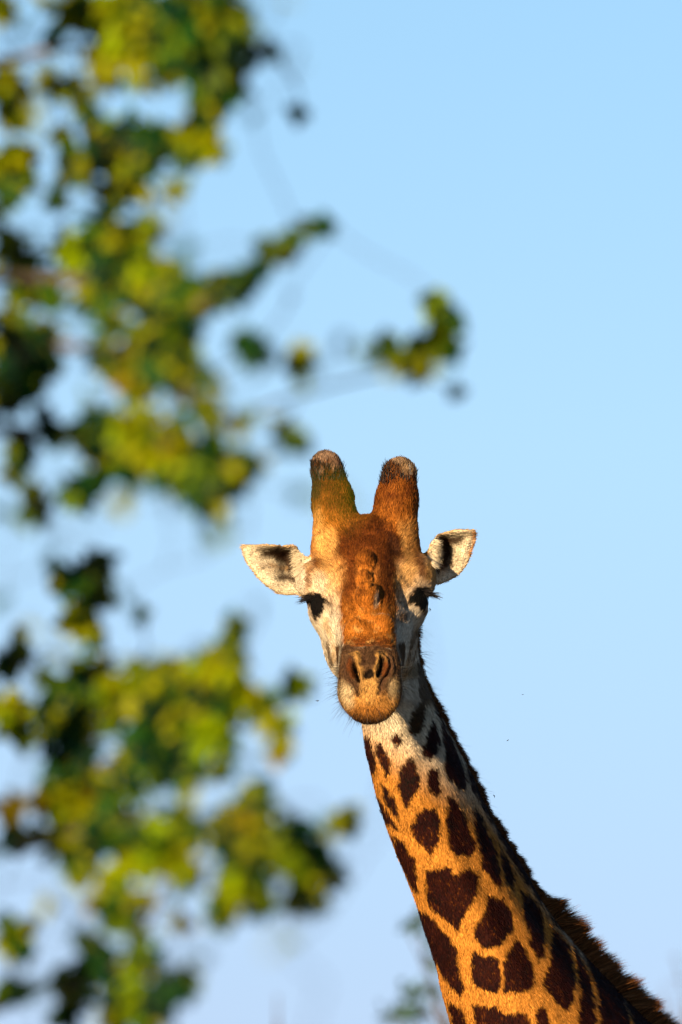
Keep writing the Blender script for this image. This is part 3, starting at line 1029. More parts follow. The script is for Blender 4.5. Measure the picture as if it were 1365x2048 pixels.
# mane
n = 46000
ym = 1225 + (2140 - 1225) * RNG.uniform(0, 1, n) ** 0.62
a_, cx_, cw_ = neck_frame(ym)
th = RNG.normal(size=n) * 0.20
cc = np.cos(th); p_ = a_ * cc; q_ = a_ * BETA * _egg(cc) * np.sin(th)
rx = cx_ + p_ * SP + q_ * CP; rw = cw_ - p_ * CP + q_ * SP
root = np.stack([rx, ym, rw], 1)
clump = np.stack([noise3(root * np.array([0, 1, 0]), 13, 301), noise3(root * np.array([0, 1, 0]), 13, 302), noise3(root * np.array([0, 1, 0]), 13, 303)], 1)
big = sstep(1785, 1850, ym)
dm = np.stack([0.75 + 0.1 * big, -0.15 - 0.35 * big, -0.62 + 0 * ym], 1) + clump * (0.04 + 0.24 * big)[:, None] + RNG.normal(size=(n, 3)) * 0.16
dm /= np.linalg.norm(dm, axis=1)[:, None]
lm = (13 + 9 * sstep(1300, 1420, ym) + 2 * clump[:, 0] + big * (25 + 15 * clump[:, 1])) * RNG.uniform(0.6, 1.15, n)
mc = np.array([.072, .029, .010]) * RNG.uniform(0.4, 1.6, n)[:, None] * (1 + 0.5 * big)[:, None]
bend = np.stack([np.zeros(n), 0.25 + 0 * ym, np.zeros(n)], 1) * (1 - big)[:, None] + np.stack([0.2 + 0 * ym, -0.05 + 0 * ym, np.zeros(n)], 1) * big[:, None] + clump * 0.15
Vh, Fh, Ch = strands(root, dm, lm, RNG.uniform(1.0, 1.9, n), mc, bend, segs=3)
mane = mesh_obj('mane', L2W(Vh), Fh, M_FUR, giraffe, Ch, smooth=False)
mane['label'] = 'short upright reddish brown mane along the back of the neck'
mane['kind'] = 'stuff'

# stray wisps leaving the mane
n = 420
ym = RNG.uniform(1250, 1830, n)
a_, cx_, cw_ = neck_frame(ym)
root = np.stack([cx_ + a_ * SP, ym, cw_ - a_ * CP], 1)
dm = np.stack([RNG.uniform(0.5, 1, n), RNG.uniform(-0.2, 0.6, n), RNG.normal(size=n) * 0.3], 1); dm /= np.linalg.norm(dm, axis=1)[:, None]
Vh, Fh, Ch = strands(root, dm, RNG.uniform(20, 40, n), np.full(n, 0.45), np.tile(np.array([.05, .02, .01]), (n, 1)), np.stack([np.full(n, 0.15), RNG.uniform(0.1, 0.6, n), np.zeros(n)], 1), segs=4)
tag(mesh_obj('stray_hair', L2W(Vh), Fh, M_FUR, giraffe, Ch, smooth=False), kind='stuff')

# eyelashes
for (c, r), sx in zip(EYES, (-1, 1)):
    n = 260
    t = RNG.uniform(0, 1, n)
    root = np.stack([c[0] + sx * (-14 + 26 * t), c[1] - 17 + 12 * t ** 2 + RNG.normal(size=n) * 1.5, c[2] + 20 - 22 * t], 1)
    dm = np.stack([sx * (0.45 + 0.75 * t), 0.24 - 0.05 * t + RNG.normal(size=n) * 0.16, 0.55 - 0.25 * t + RNG.normal(size=n) * 0.14], 1)
    dm /= np.linalg.norm(dm, axis=1)[:, None]
    Vh, Fh, Ch = strands(root, dm, RNG.uniform(16, 38, n), RNG.uniform(0.9, 1.7, n), np.tile(BLACK, (n, 1)), np.tile(np.array([0.05 * sx, 0.10, 0]), (n, 1)), segs=3)
    tag(mesh_obj('eyelashes', L2W(Vh), Fh, M_LASH, giraffe, None, smooth=False), kind='stuff')

# whiskers round the muzzle and short bristles on the chin
mzv = np.where((V[:, 2] > 150) & (V[:, 1] > 1330) & ((np.abs(V[:, 0] - 739) > 44) | (V[:, 1] > 1405)))[0]
pick = RNG.choice(mzv, 1300)
out = np.stack([(V[pick][:, 0] - 739) / 60, (V[pick][:, 1] - 1350) / 70, np.full(len(pick), 0.1)], 1)
dm = N[pick] * 0.7 + out * 0.6 + RNG.normal(size=out.shape) * 0.25; dm /= np.linalg.norm(dm, axis=1)[:, None]
lw = np.where(RNG.uniform(size=len(pick)) < 0.16, RNG.uniform(22, 42, len(pick)), RNG.uniform(6, 14, len(pick)))
Vh, Fh, Ch = strands(V[pick], dm, lw, np.full(len(pick), 0.45), np.tile(DARK, (len(pick), 1)), np.tile(np.array([0, 0.2, 0]), (len(pick), 1)), segs=3)
tag(mesh_obj('whiskers', L2W(Vh), Fh, M_LASH, giraffe, None, smooth=False), kind='stuff')

# black tufts round the horn tips
for x0, y0, side in ((653, 936, 0), (800, 944, 1)):
    hv = np.where((np.abs(V[:, 0] - x0) < 44) & (V[:, 1] > y0 - 16) & (V[:, 1] < y0 + 26) & (C.sum(1) < 0.16))[0]
    pick = RNG.choice(hv, 650)
    dm = N[pick] * 0.30 + np.array([0, -1.0, 0]) + RNG.normal(size=(len(pick), 3)) * 0.18; dm /= np.linalg.norm(dm, axis=1)[:, None]
    Vh, Fh, Ch = strands(V[pick], dm, RNG.uniform(7, 17, len(pick)), RNG.uniform(0.8, 1.5, len(pick)), np.tile(DARK, (len(pick), 1)), segs=2)
    tag(mesh_obj('horn_tuft', L2W(Vh), Fh, M_LASH, giraffe, None, smooth=False), kind='stuff')

# pale hair fringe inside the ears
for (xa, xb, ya, yb, sx) in ((588, 606, 1096, 1150, -1), (862, 876, 1078, 1132, 1)):
    hv = np.where((V[:, 0] > xa) & (V[:, 0] < xb) & (V[:, 1] > ya) & (V[:, 1] < yb) & (N[:, 2] > 0) & (V[:, 2] < 0))[0]
    pick = RNG.choice(hv, 900)
    dm = np.tile(np.array([sx * 0.8, 0.4, 0.35]), (len(pick), 1)) + RNG.normal(size=(len(pick), 3)) * 0.18; dm /= np.linalg.norm(dm, axis=1)[:, None]
    Vh, Fh, Ch = strands(V[pick], dm, RNG.uniform(9, 18, len(pick)), RNG.uniform(0.4, 0.9, len(pick)), PALE * RNG.uniform(0.6, 1.1, len(pick))[:, None], segs=2)
    tag(mesh_obj('ear_hair', L2W(Vh), Fh, M_FUR, giraffe, Ch, smooth=False), kind='stuff')

# ------------------------------------------------------------------ ground
gm, t, b = new_mat('dry_grass_ground')
nz = t.nodes.new('ShaderNodeTexNoise'); nz.inputs['Scale'].default_value = 0.6; nz.inputs['Detail'].default_value = 8
cr = t.nodes.new('ShaderNodeValToRGB')
cr.color_ramp.elements[0].color = (0.10, 0.075, 0.03, 1); cr.color_ramp.elements[1].color = (0.24, 0.17, 0.07, 1)
tc = t.nodes.new('ShaderNodeTexCoord')
t.links.new(tc.outputs['Object'], nz.inputs['Vector']); t.links.new(nz.outputs['Fac'], cr.inputs[0]); t.links.new(cr.outputs[0], b.inputs['Base Color'])
b.inputs['Roughness'].default_value = 0.95
g = mesh_obj('ground', np.array([(-3000, -3000, 0), (3000, -3000, 0), (3000, 3000, 0), (-3000, 3000, 0)], float), np.array([[0, 1, 2, 3]]), gm, smooth=False)
g['kind'] = 'structure'


# ------------------------------------------------------------------ trees
def tube(pts, radii, seg=7):
    pts = np.asarray(pts, float)
    tang = np.gradient(pts, axis=0); tang /= np.linalg.norm(tang, axis=1)[:, None] + 1e-9
    vs = []
    ref = np.array([0.3, 1.0, 0.2])
    for p, tg, r in zip(pts, tang, radii):
        a = np.cross(tg, ref); a /= np.linalg.norm(a) + 1e-9
        b = np.cross(tg, a)
        for k in range(seg):
            an = 2 * math.pi * k / seg
            vs.append(p + r * (math.cos(an) * a + math.sin(an) * b))
    fs = []
    for i in range(len(pts) - 1):
        for k in range(seg):
            fs.append((i * seg + k, i * seg + (k + 1) % seg, (i + 1) * seg + (k + 1) % seg, (i + 1) * seg + k))
    return np.array(vs), np.array(fs)


def wavy(a, b, n, amp):
    a = np.array(a, float); b = np.array(b, float)
    L = np.linalg.norm(b - a)
    ph = RNG.uniform(0, 6.28, 3)
    out = []
    for i in range(n + 1):
        t = i / n
        o = amp * L * np.sin(math.pi * t) * np.array([math.sin(3.1 * t + ph[0]), math.sin(4.3 * t + ph[1]), math.sin(3.7 * t + ph[2])])
        out.append(a + (b - a) * t + o)
    return np.array(out)


def leaf_mat(name, col, trans):
    m = bpy.data.materials.new(name); m.use_nodes = True
    t = m.node_tree; t.nodes.clear()
    oi = t.nodes.new('ShaderNodeAttribute'); oi.attribute_name = 'coat'
    nz = t.nodes.new('ShaderNodeTexNoise'); nz.inputs['Scale'].default_value = 90
    tc = t.nodes.new('ShaderNodeTexCoord'); t.links.new(tc.outputs['Object'], nz.inputs['Vector'])
    mr = t.nodes.new('ShaderNodeMapRange'); mr.inputs['To Min'].default_value = 0.75; mr.inputs['To Max'].default_value = 1.25
    t.links.new(nz.outputs['Fac'], mr.inputs['Value'])
    mx = t.nodes.new('ShaderNodeVectorMath'); mx.operation = 'SCALE'
    t.links.new(mr.outputs[0], mx.inputs['Scale']); mx.inputs[0].default_value = col
    if name.endswith('mixed'):
        t.links.new(oi.outputs['Color'], mx.inputs[0])
    pb = t.nodes.new('ShaderNodeBsdfPrincipled'); pb.inputs['Roughness'].default_value = 0.5
    pb.inputs['Specular IOR Level'].default_value = 0.08
    tr = t.nodes.new('ShaderNodeBsdfTranslucent')
    ms = t.nodes.new('ShaderNodeMixShader'); ms.inputs[0].default_value = trans
    ou = t.nodes.new('ShaderNodeOutputMaterial')
    t.links.new(mx.outputs[0], pb.inputs['Base Color']); t.links.new(mx.outputs[0], tr.inputs['Color'])
    t.links.new(pb.outputs[0], ms.inputs[1]); t.links.new(tr.outputs[0], ms.inputs[2]); t.links.new(ms.outputs[0], ou.inputs[0])
    return m


LEAF_COLS = [(0.19, 0.215, 0.001), (0.085, 0.145, 0.001), (0.014, 0.065, 0.008), (0.003, 0.022, 0.012), (0.20, 0.155, 0.002), (0.19, 0.29, 0.001)]
LEAF_M = [leaf_mat('leaf_%s' % k, c, 0.30) for k, c in zip(('olive', 'green', 'mid_green', 'dark_green', 'orange', 'lime'), LEAF_COLS)]


def leaf_geo(curl, fold, wid=0.22):
    """a leaf 1 long: midrib fold, slight curl, thin but solid blade"""
    ts = [0.0, 0.12, 0.3, 0.5, 0.7, 0.87, 1.0]
    ws = [0.012, 0.13, 0.22, 0.27, 0.25, 0.15, 0.0]
    vs = []
    for t, w in zip(ts, ws):
        w = w * wid / 0.27
        z = -curl * t * t
        vs += [(t, -w, z + fold * w), (t, 0, z), (t, w, z + fold * w)]
    v = np.array(vs)
    f = []
    for i in range(len(ts) - 1):
        for k in (0, 1):
            f.append((3 * i + k, 3 * i + k + 1, 3 * i + 3 + k + 1, 3 * i + 3 + k))
    f = np.array(f)
    return v, f


LEAF_G = [leaf_geo(c, fd, w) for c, fd, w in ((0.05, 0.25, .24), (0.16, 0.35, .22), (0.10, 0.12, .27))]


def leaf_frame(d, nrm):
    d = d / (np.linalg.norm(d) + 1e-9)
    nrm = nrm - (nrm @ d) * d
    nrm /= np.linalg.norm(nrm) + 1e-9
    s = np.cross(nrm, d)
    return np.stack([d, s, nrm], 1)


# clusters of the near tree: x, y, radius (mm at the giraffe), leaves, tone, distance step
# tone: 0 mixed, 1 bright, 2 dark, 3 orange, 4 lime; distance step: 0 = crown, 1 = nearer sprays
K = [
 (150, 28, 42, 8, 0), (0, 8, 22, 3, 1), (262, 35, 42, 9, 1), (330, 60, 48, 12, 0), (400, 30, 48, 14, 2), (448, 20, 30, 6, 0), (300, 105, 42, 11, 1), (215, 105, 26, 5, 3),
 (215, 160, 20, 3, 1), (388, 92, 46, 13, 2), (425, 135, 40, 9, 2), (462, 165, 24, 4, 2), (370, 140, 24, 3, 0), (538, 100, 10, 2, 2), (490, 55, 26, 2, 2, 1), (560, 2, 30, 2, 0, 1),
 (116, 178, 8, 2, 1), (8, 165, 20, 4, 1), (612, 130, 4, 1, 1, 1), (598, 228, 6, 1, 2), (512, 232, 6, 1, 2, 1), (412, 200, 24, 4, 0), (405, 242, 20, 3, 0), (393, 280, 24, 5, 1),
 (432, 305, 14, 2, 1), (372, 355, 14, 2, 1, 1), (238, 268, 22, 4, 2), (310, 280, 22, 5, 2), (252, 320, 26, 5, 0), (260, 362, 28, 6, 0), (232, 392, 22, 4, 0), (135, 312, 14, 2, 2),
 (58, 312, 12, 2, 3), (6, 330, 22, 4, 1), (182, 288, 16, 2, 3, 1), (70, 270, 20, 2, 0, 1), (150, 370, 26, 2, 0, 1), (60, 205, 20, 2, 0, 1),
 (222, 470, 36, 10, 2), (160, 510, 28, 7, 4), (272, 495, 36, 8, 0), (305, 560, 24, 6, 1), (242, 555, 34, 8, 2), (200, 590, 24, 5, 0), (310, 470, 24, 3, 1, 1), (18, 498, 20, 5, 1), (48, 535, 22, 5, 2), (82, 580, 18, 4, 0),
 (392, 505, 18, 2, 0, 1), (350, 545, 20, 2, 0, 1), (368, 600, 24, 6, 2), (410, 592, 24, 5, 2), (440, 560, 16, 3, 0), (340, 625, 22, 4, 0), (524, 526, 14, 3, 2), (552, 490, 12, 2, 0, 1),
 (626, 454, 10, 3, 0), (662, 455, 8, 1, 2, 1), (340, 668, 28, 6, 0), (270, 675, 28, 4, 0), (340, 715, 32, 9, 2), (372, 745, 24, 6, 0), (282, 738, 28, 6, 3), (266, 778, 20, 3, 2),
 (92, 668, 16, 3, 3), (38, 700, 36, 11, 2), (28, 758, 32, 8, 2), (8, 808, 18, 3, 2), (482, 680, 10, 3, 2), (516, 690, 18, 2, 2, 1), (530, 730, 10, 1, 2, 1), (602, 728, 16, 3, 0), (596, 690, 10, 1, 0, 1),
 (612, 768, 8, 1, 1, 1), (682, 690, 6, 1, 2, 1), (788, 690, 12, 2, 0, 1), (797, 738, 12, 2, 1, 1), (864, 598, 10, 2, 4), (905, 622, 12, 2, 2, 1), (878, 685, 16, 4, 1), (862, 725, 16, 2, 0, 1),
 (912, 780, 6, 1, 2), (730, 700, 10, 1, 2, 1), (772, 698, 14, 4, 4), (800, 722, 14, 4, 1), (846, 704, 16, 4, 4), (884, 655, 14, 4, 4), (868, 605, 12, 4, 4), (905, 640, 10, 3, 2), (835, 742, 14, 2, 0), (902, 700, 12, 3, 2), (514, 700, 16, 4, 2), (494, 690, 12, 3, 2), (602, 720, 13, 4, 1), (545, 500, 14, 4, 2), (578, 498, 12, 2, 2), (592, 472, 10, 2, 0), (472, 578, 16, 4, 2), (650, 446, 8, 2, 2), (600, 992, 12, 2, 2, 1), (640, 735, 12, 2, 2, 1), (560, 860, 16, 2, 0), (574, 1890, 10, 1, 1, 1), (504, 545, 12, 3, 2), (412, 820, 20, 4, 0), (482, 842, 16, 3, 0), (440, 795, 18, 2, 0, 1), (352, 800, 20, 3, 1, 1),
 (205, 870, 32, 8, 0), (92, 845, 14, 3, 2), (112, 872, 18, 3, 2), (42, 905, 16, 4, 2), (228, 920, 28, 6, 0), (285, 865, 32, 9, 1), (325, 900, 26, 6, 1), (362, 890, 18, 4, 3), (268, 935, 26, 6, 2),
 (350, 950, 24, 5, 2), (428, 900, 16, 3, 2), (440, 942, 28, 8, 2), (402, 980, 26, 5, 2), (440, 1000, 20, 4, 0), (500, 932, 18, 3, 0), (420, 1048, 22, 2, 2, 1), (458, 1068, 14, 1, 2, 1), (395, 1075, 14, 1, 2, 1),
 (562, 888, 14, 2, 2, 1), (604, 880, 10, 2, 4), (166, 988, 20, 5, 4), (70, 985, 12, 2, 2), (76, 1038, 10, 2, 2, 1), (90, 1070, 10, 1, 2, 1), (604, 1002, 8, 1, 2, 1), (662, 1000, 5, 1, 2, 3),
 (124, 1168, 16, 3, 2), (197, 1130, 16, 4, 2), (196, 1188, 22, 4, 0), (152, 1240, 22, 4, 1), (182, 1255, 22, 3, 1), (252, 1188, 14, 1, 2, 1), (285, 1232, 10, 1, 2), (60, 1150, 14, 1, 2, 1), (10, 1205, 18, 2, 2, 1),
 (35, 1290, 20, 3, 0), (474, 1250, 12, 3, 0), (518, 1222, 10, 1, 2, 1), (402, 1290, 12, 1, 0, 1), (20, 1430, 26, 7, 1), (30, 1335, 20, 3, 0), (108, 1380, 16, 2, 2, 1),
 (182, 1350, 26, 7, 2), (132, 1402, 26, 5, 2), (148, 1448, 24, 6, 0), (240, 1402, 24, 6, 1), (290, 1378, 26, 6, 1), (342, 1360, 26, 6, 1), (392, 1382, 28, 8, 0), (420, 1338, 22, 5, 1), (462, 1330, 22, 5, 1), (470, 1292, 12, 2, 0),
 (332, 1432, 38, 11, 2), (382, 1450, 32, 9, 0), (322, 1505, 34, 10, 2), (355, 1535, 30, 8, 2), (264, 1532, 20, 4, 0), (430, 1420, 32, 8, 0), (432, 1482, 26, 6, 4), (482, 1390, 22, 5, 1),
 (596, 1370, 14, 4, 4), (530, 1408, 18, 4, 4), (556, 1452, 18, 4, 1), (556, 1500, 16, 3, 3), (130, 1500, 24, 6, 2), (120, 1580, 30, 7, 0), (180, 1562, 26, 7, 0), (160, 1622, 32, 8, 1), (202, 1588, 22, 4, 3),
 (232, 1440, 14, 2, 0), (500, 1530, 10, 2, 2, 1), (510, 1590, 16, 4, 2), (352, 1640, 18, 4, 2), (490, 1640, 34, 10, 0), (462, 1672, 28, 8, 3), (520, 1692, 28, 7, 0), (300, 1600, 30, 3, 2, 1), (410, 1570, 30, 3, 0, 1),
 (648, 1650, 14, 2, 0, 1), (690, 1640, 14, 5, 0), (222, 1662, 30, 8, 2), (252, 1690, 22, 5, 2), (130, 1690, 26, 6, 1), (162, 1722, 26, 6, 0), (70, 1600, 20, 2, 3, 1), (20, 1690, 16, 2, 2, 1), (30, 1600, 18, 1, 3, 1),
 (340, 1702, 30, 7, 4), (362, 1742, 22, 5, 1), (282, 1722, 20, 4, 1), (232, 1762, 18, 4, 1), (190, 1808, 14, 3, 3), (150, 1762, 16, 2, 0, 1), (600, 1702, 28, 6, 2), (622, 1742, 24, 5, 0), (602, 1790, 20, 5, 1),
 (640, 1800, 14, 2, 1), (650, 1740, 20, 4, 2), (482, 1742, 30, 8, 0), (460, 1790, 22, 5, 1), (442, 1822, 14, 4, 0), (350, 1780, 14, 2, 0, 1), (360, 1842, 14, 2, 3), (280, 1802, 10, 2, 0), (560, 1760, 22, 3, 1, 1),
 (28, 1870, 24, 6, 0), (30, 1978, 18, 3, 2), (0, 1990, 14, 2, 2), (70, 1958, 14, 1, 2, 1), (192, 1900, 12, 2, 2), (172, 1942, 16, 4, 2), (132, 2032, 16, 4, 2), (272, 1930, 18, 4, 4), (290, 1895, 14, 2, 4, 1),
 (262, 1985, 22, 4, 4), (240, 2030, 26, 6, 0), (302, 2032, 20, 4, 0), (412, 1918, 18, 4, 4, 1), (385, 1960, 10, 1, 3, 1), (562, 1888, 6, 1, 1, 2), (210, 1990, 18, 2, 2, 1),
]
for (x, y) in [(40, 60), (95, 130), (190, 210), (60, 250), (20, 390), (120, 420), (60, 470), (150, 640), (20, 620), (190, 800), (60, 960), (20, 1040), (110, 1120), (40, 1250), (110, 1300), (250, 1320),
               (70, 1440), (90, 1540), (420, 1540), (550, 1600), (400, 1660), (560, 1720), (100, 1800), (60, 2000), (330, 1960), (200, 2020), (160, 1860), (320, 1220 + 100), (300, 420), (200, 140), (450, 120), (30, 150), (240, 1000), (330, 1010)]:
    K.append((x, y, 24, 2, 0, 1))
ENV = ([(0, 0), (480, 0), (530, 100), (465, 200), (430, 320), (360, 400), (320, 440), (340, 540), (450, 530), (430, 620), (390, 700), (500, 850), (500, 930), (440, 1050), (330, 960), (230, 960), (150, 1030), (90, 1090), (0, 930)],
       [(0, 1280), (100, 1330), (200, 1320), (400, 1300), (480, 1250), (520, 1390), (570, 1440), (560, 1520), (510, 1580), (560, 1640), (700, 1650), (660, 1760), (640, 1820), (450, 1840), (420, 1960), (340, 2048), (100, 2048), (70, 1930), (170, 1850), (120, 1750), (0, 1720)],
       [(90, 1110), (230, 1100), (250, 1230), (180, 1290), (100, 1240)])
HOLES = [(75, 55, 50, 60), (275, 200, 46, 50), (165, 395, 40, 40), (70, 455, 45, 50), (150, 750, 42, 95), (70, 825, 36, 36), (110, 920, 36, 40), (225, 1490, 26, 36), (283, 1478, 22, 24), (500, 1490, 36, 46), (60, 1540, 50, 50),
         (400, 1620, 46, 46), (270, 1625, 40, 36), (70, 1810, 80, 80), (420, 1745, 30, 60), (300, 1790, 30, 40), (350, 1870, 46, 50), (400, 780, 20, 40), (350, 920, 0, 0), (60, 1640, 40, 30), (385, 935, 20, 24), (560, 1820, 30, 30)]
frng = np.random.default_rng(21)
nf = 0
while nf < 250:
    x, y = frng.uniform(0, 700), frng.uniform(0, 2048)
    if not any(poly_sd(np.array([x]), np.array([y]), e)[0] < -8 for e in ENV): continue
    if any(a > 0 and ((x - hx) / a) ** 2 + ((y - hy) / b_) ** 2 < 1.1 for hx, hy, a, b_ in HOLES): continue
    K.append((x, y, 19, 2, int(frng.choice([0, 0, 0, 1, 2, 2, 2])), 0))
    nf += 1
# the crown goes on beyond the picture's left edge, top and bottom
for k in range(46):
    K.append((RNG.uniform(-620, -40), RNG.uniform(-300, 2350), 44, 8, int(RNG.integers(0, 3))))
for k in range(8):
    K.append((RNG.uniform(-100, 480), RNG.uniform(-260, -60), 44, 9, 0))
    K.append((RNG.uniform(-100, 330), RNG.uniform(2110, 2300), 40, 8, 0))

tree = empty('foreground_tree', (-1.75, 12.3, 0.0))
tag(tree, 'blurred leafy tree close to the lens, green and yellow branches filling the left side', 'tree')
TB = np.array([-1.75, 12.3, 0.0])
PAL = {0: [0, 0, 1, 2, 3, 3], 1: [0, 0, 5, 1, 0], 2: [3, 3, 3, 2, 2, 1], 3: [4, 0, 0, 3], 4: [5, 1, 5, 2]}
centres = []
leaves = []      # (matrix origin, frame, size, geo, mat, inview score)
for cl in K:
    x, y, r, nl, tone = cl[:5]
    near = cl[5] if len(cl) > 5 else 0
    base_d = 12.7 + 0.35 * math.sin(x / 130.0 + 1.0) + 0.3 * math.sin(y / 170.0)
    dist = base_d if near == 0 else (11.2 + RNG.uniform(-0.4, 0.4) if near == 1 else (9.2 if near == 2 else 8.0))
    c = spot(x, y, dist)
    centres.append((c, near, x, y, r))
    scale = dist / D / 1000
    for i in range(nl if near else int(round(nl * (13 if nl > 3 else 9)))):
        v = RNG.normal(size=3); v /= np.linalg.norm(v)
        off = v * (RNG.uniform(0, 1) ** 0.75) * r * scale * (1.75 if nl > 3 else 1.25)
        off[1] *= 1.6
        p = c + off
        d = v + np.array([0.15, 0, -0.35]) + RNG.normal(size=3) * 0.35
        nrm = RNG.normal(size=3) * 0.6 + np.array([-0.25, -0.6, 0.55])
        size = RNG.uniform(0.023, 0.040)
        d = d / np.linalg.norm(d)
        leaves.append((p - d * size * 0.5, leaf_frame(d, nrm), size, int(RNG.integers(0, 3)), int(RNG.choice(PAL[tone])), (0 < x < 1365 and 0 < y < 2048) * 1.0 + (RNG.uniform() * 0.5) - (nl > 8) * 0.3))
leaves.sort(key=lambda q: -q[5])
print('leaves', len(leaves))
proto = {}
for gi in range(3):
    for mi in range(len(LEAF_M)):
        me = bpy.data.meshes.new('leaf')
        v, f = LEAF_G[gi]
        me.from_pydata([tuple(q) for q in v], [], [tuple(int(k) for k in q) for q in f])
        me.polygons.foreach_set('use_smooth', np.ones(len(f), bool))
        me.materials.append(LEAF_M[mi])
        proto[gi, mi] = me
for (p, fr_, size, gi, mi, sc_) in leaves[:295]:
    o = bpy.data.objects.new('leaf', proto[gi, mi])
    M = Matrix.Identity(4)
    for a in range(3):
        for b2 in range(3):
            M[a][b2] = float(fr_[a, b2] * size)
        M[a][3] = float(p[a] - TB[a])
    o.parent = tree
    o.matrix_basis = M
    COL.objects.link(o)
M_MIX = leaf_mat('leaf_mixed', (0.2, 0.2, 0.02), 0.30)
vs, fs, cs, nb = [], [], [], 0
for (p, fr_, size, gi, mi, sc_) in leaves[295:]:
    v, f = LEAF_G[gi]
    vs.append(v @ (fr_.T * size) + p); fs.append(f + nb); nb += len(v)
    cs.append(np.tile(np.array(LEAF_COLS[mi]), (len(v), 1)))
fo = mesh_obj('foliage', np.concatenate(vs), np.concatenate(fs), M_MIX, tree, np.concatenate(cs))
fo['kind'] = 'stuff'

# trunk and limbs: trunk outside the picture on the left, limbs reaching into it
trunk_top = spot(-760, -500, 12.9)
tp = [TB + np.array([0, 0, -0.1])]
for k, (x, y) in enumerate([(-880, 2400), (-800, 1600), (-840, 800), (-760, 0), (-700, -500)]):
    tp.append(spot(x, y, 12.75 + 0.1 * k))
tp = np.array(tp)
sm = np.stack([np.interp(np.linspace(0, 5, 26), range(6), tp[:, k]) for k in range(3)], 1)
v, f = tube(sm, np.linspace(0.085, 0.03, 26), 10)
mesh_obj('trunk', v, f, M_BARK, tree)
limbs = []
for (ys, pts) in [(0, [(-760, 150), (-300, 60), (-60, 130), (120, 95), (240, 90), (400, 60)]),
                  (1, [(-800, 700), (-350, 620), (-60, 560), (150, 560), (270, 560), (380, 620), (440, 575), (620, 455)]),
                  (2, [(-820, 1000), (-300, 760), (0, 640), (120, 690), (280, 700), (340, 720), (380, 800), (430, 920), (440, 1000)]),
                  (3, [(-820, 1100), (-300, 930), (-40, 860), (100, 870), (260, 900), (430, 920), (500, 930), (605, 880)]),
                  (4, [(-810, 1650), (-300, 1600), (0, 1610), (60, 1600), (160, 1560), (300, 1480), (420, 1430), (470, 1300)]),
                  (5, [(-850, 1900), (-300, 1720), (0, 1700), (200, 1660), (350, 1650), (480, 1680), (600, 1720), (620, 1790)]),
                  (6, [(-860, 2250), (-300, 2120), (0, 2010), (130, 1960), (240, 1930), (300, 1830), (340, 1740)]),
                  (7, [(430, 850), (540, 810), (640, 778), (760, 750), (850, 735), (875, 680), (868, 600)])]:
    P3 = []
    r0 = 0.011 if ys < 7 else 0.003
    for (x, y) in pts:
        dd = 12.7 + 0.35 * math.sin(x / 130.0 + 1.0) + 0.3 * math.sin(y / 170.0)
        if x < -500: dd = 12.8
        P3.append(spot(x, y, dd))
    P3 = np.array(P3)
    tt = np.linspace(0, len(P3) - 1, 6 * len(P3))
    sm = np.stack([interp(tt, range(len(P3)), P3[:, k]) for k in range(3)], 1)
    r = np.linspace(r0, 0.0018, len(sm))
    v, f = tube(sm, r, 7)
    mesh_obj('branch', v, f, M_BARK, tree)
    limbs.append(sm)
allp = np.concatenate(limbs)
vs, fs, nb = [], [], 0
known = list(allp)
order = sorted(range(len(centres)), key=lambda i: min(np.linalg.norm(allp - centres[i][0], axis=1)))
for i in order:
    c, near, x, y, r = centres[i]
    kp = np.array(known)
    j = int(np.argmin(np.linalg.norm((kp - c) * np.array([2.5, 0.6, 3.0]), axis=1) + 4.0 * np.maximum(0, kp[:, 0] - c[0] - 0.01)))
    pts = wavy(kp[j], c, 6, 0.08)
    L = np.linalg.norm(kp[j] - c)
    v, f = tube(pts, np.linspace(min(0.0045, 0.002 + L * 0.004) * (0.35 if near else 1), 0.0009, 7), 5)
    vs.append(v); fs.append(f + nb); nb += len(v)
    known += list(pts[2:])
tw = mesh_obj('twigs', np.concatenate(vs), np.concatenate(fs), M_TWIG, tree)
tw['kind'] = 'stuff'


# small trees far behind the giraffe
def far_tree(label, tips, dist, foot_x, leafy, col):
    foot = spot(foot_x, 2048, dist); foot[2] = 0
    t = empty('slender_tree', foot)
    tag(t, label, 'tree', 'small trees far behind the giraffe')
    fork = spot(foot_x, 2180, dist)
    v, f = tube(wavy(foot - np.array([0, 0, 0.1]), fork, 12, 0.01), np.linspace(0.06, 0.022, 13), 8)
    mesh_obj('trunk', v, f, M_BARK, t)
    vs, fs, nb = [], [], 0
    lv, lf, lc, ln = [], [], [], 0
    for (x, y, r, n) in tips:
        e = spot(x, y, dist + RNG.uniform(-0.3, 0.3))
        v, f = tube(wavy(fork, e, 8, 0.05), np.linspace(0.009, 0.003, 9), 5)
        vs.append(v); fs.append(f + nb); nb += len(v)
        for i in range(int(n * (1.3 if leafy else 1))):
            dirv = RNG.normal(size=3); dirv /= np.linalg.norm(dirv)
            p = e + dirv * RNG.uniform(0, 1) ** 0.5 * r * dist / D / 1000
            if leafy:
                g_, ff = LEAF_G[int(RNG.integers(0, 3))]
                size = RNG.uniform(0.028, 0.048)
                lv.append(g_ @ (leaf_frame(RNG.normal(size=3), RNG.normal(size=3)).T * size) + p); lf.append(ff + ln); ln += len(g_)
                lc.append(np.tile(np.array(col) * RNG.uniform(0.6, 1.4), (len(g_), 1)))
            if i % 6 == 0:
                v, f = tube(wavy(e, p, 3, 0.05), np.linspace(0.003, 0.0015, 4), 4)
                vs.append(v); fs.append(f + nb); nb += len(v)
    mesh_obj('branches', np.concatenate(vs), np.concatenate(fs), M_BARK, t)['kind'] = 'stuff'
    if leafy:
        mesh_obj('foliage', np.concatenate(lv), np.concatenate(lf), M_MIX, t, np.concatenate(lc))['kind'] = 'stuff'


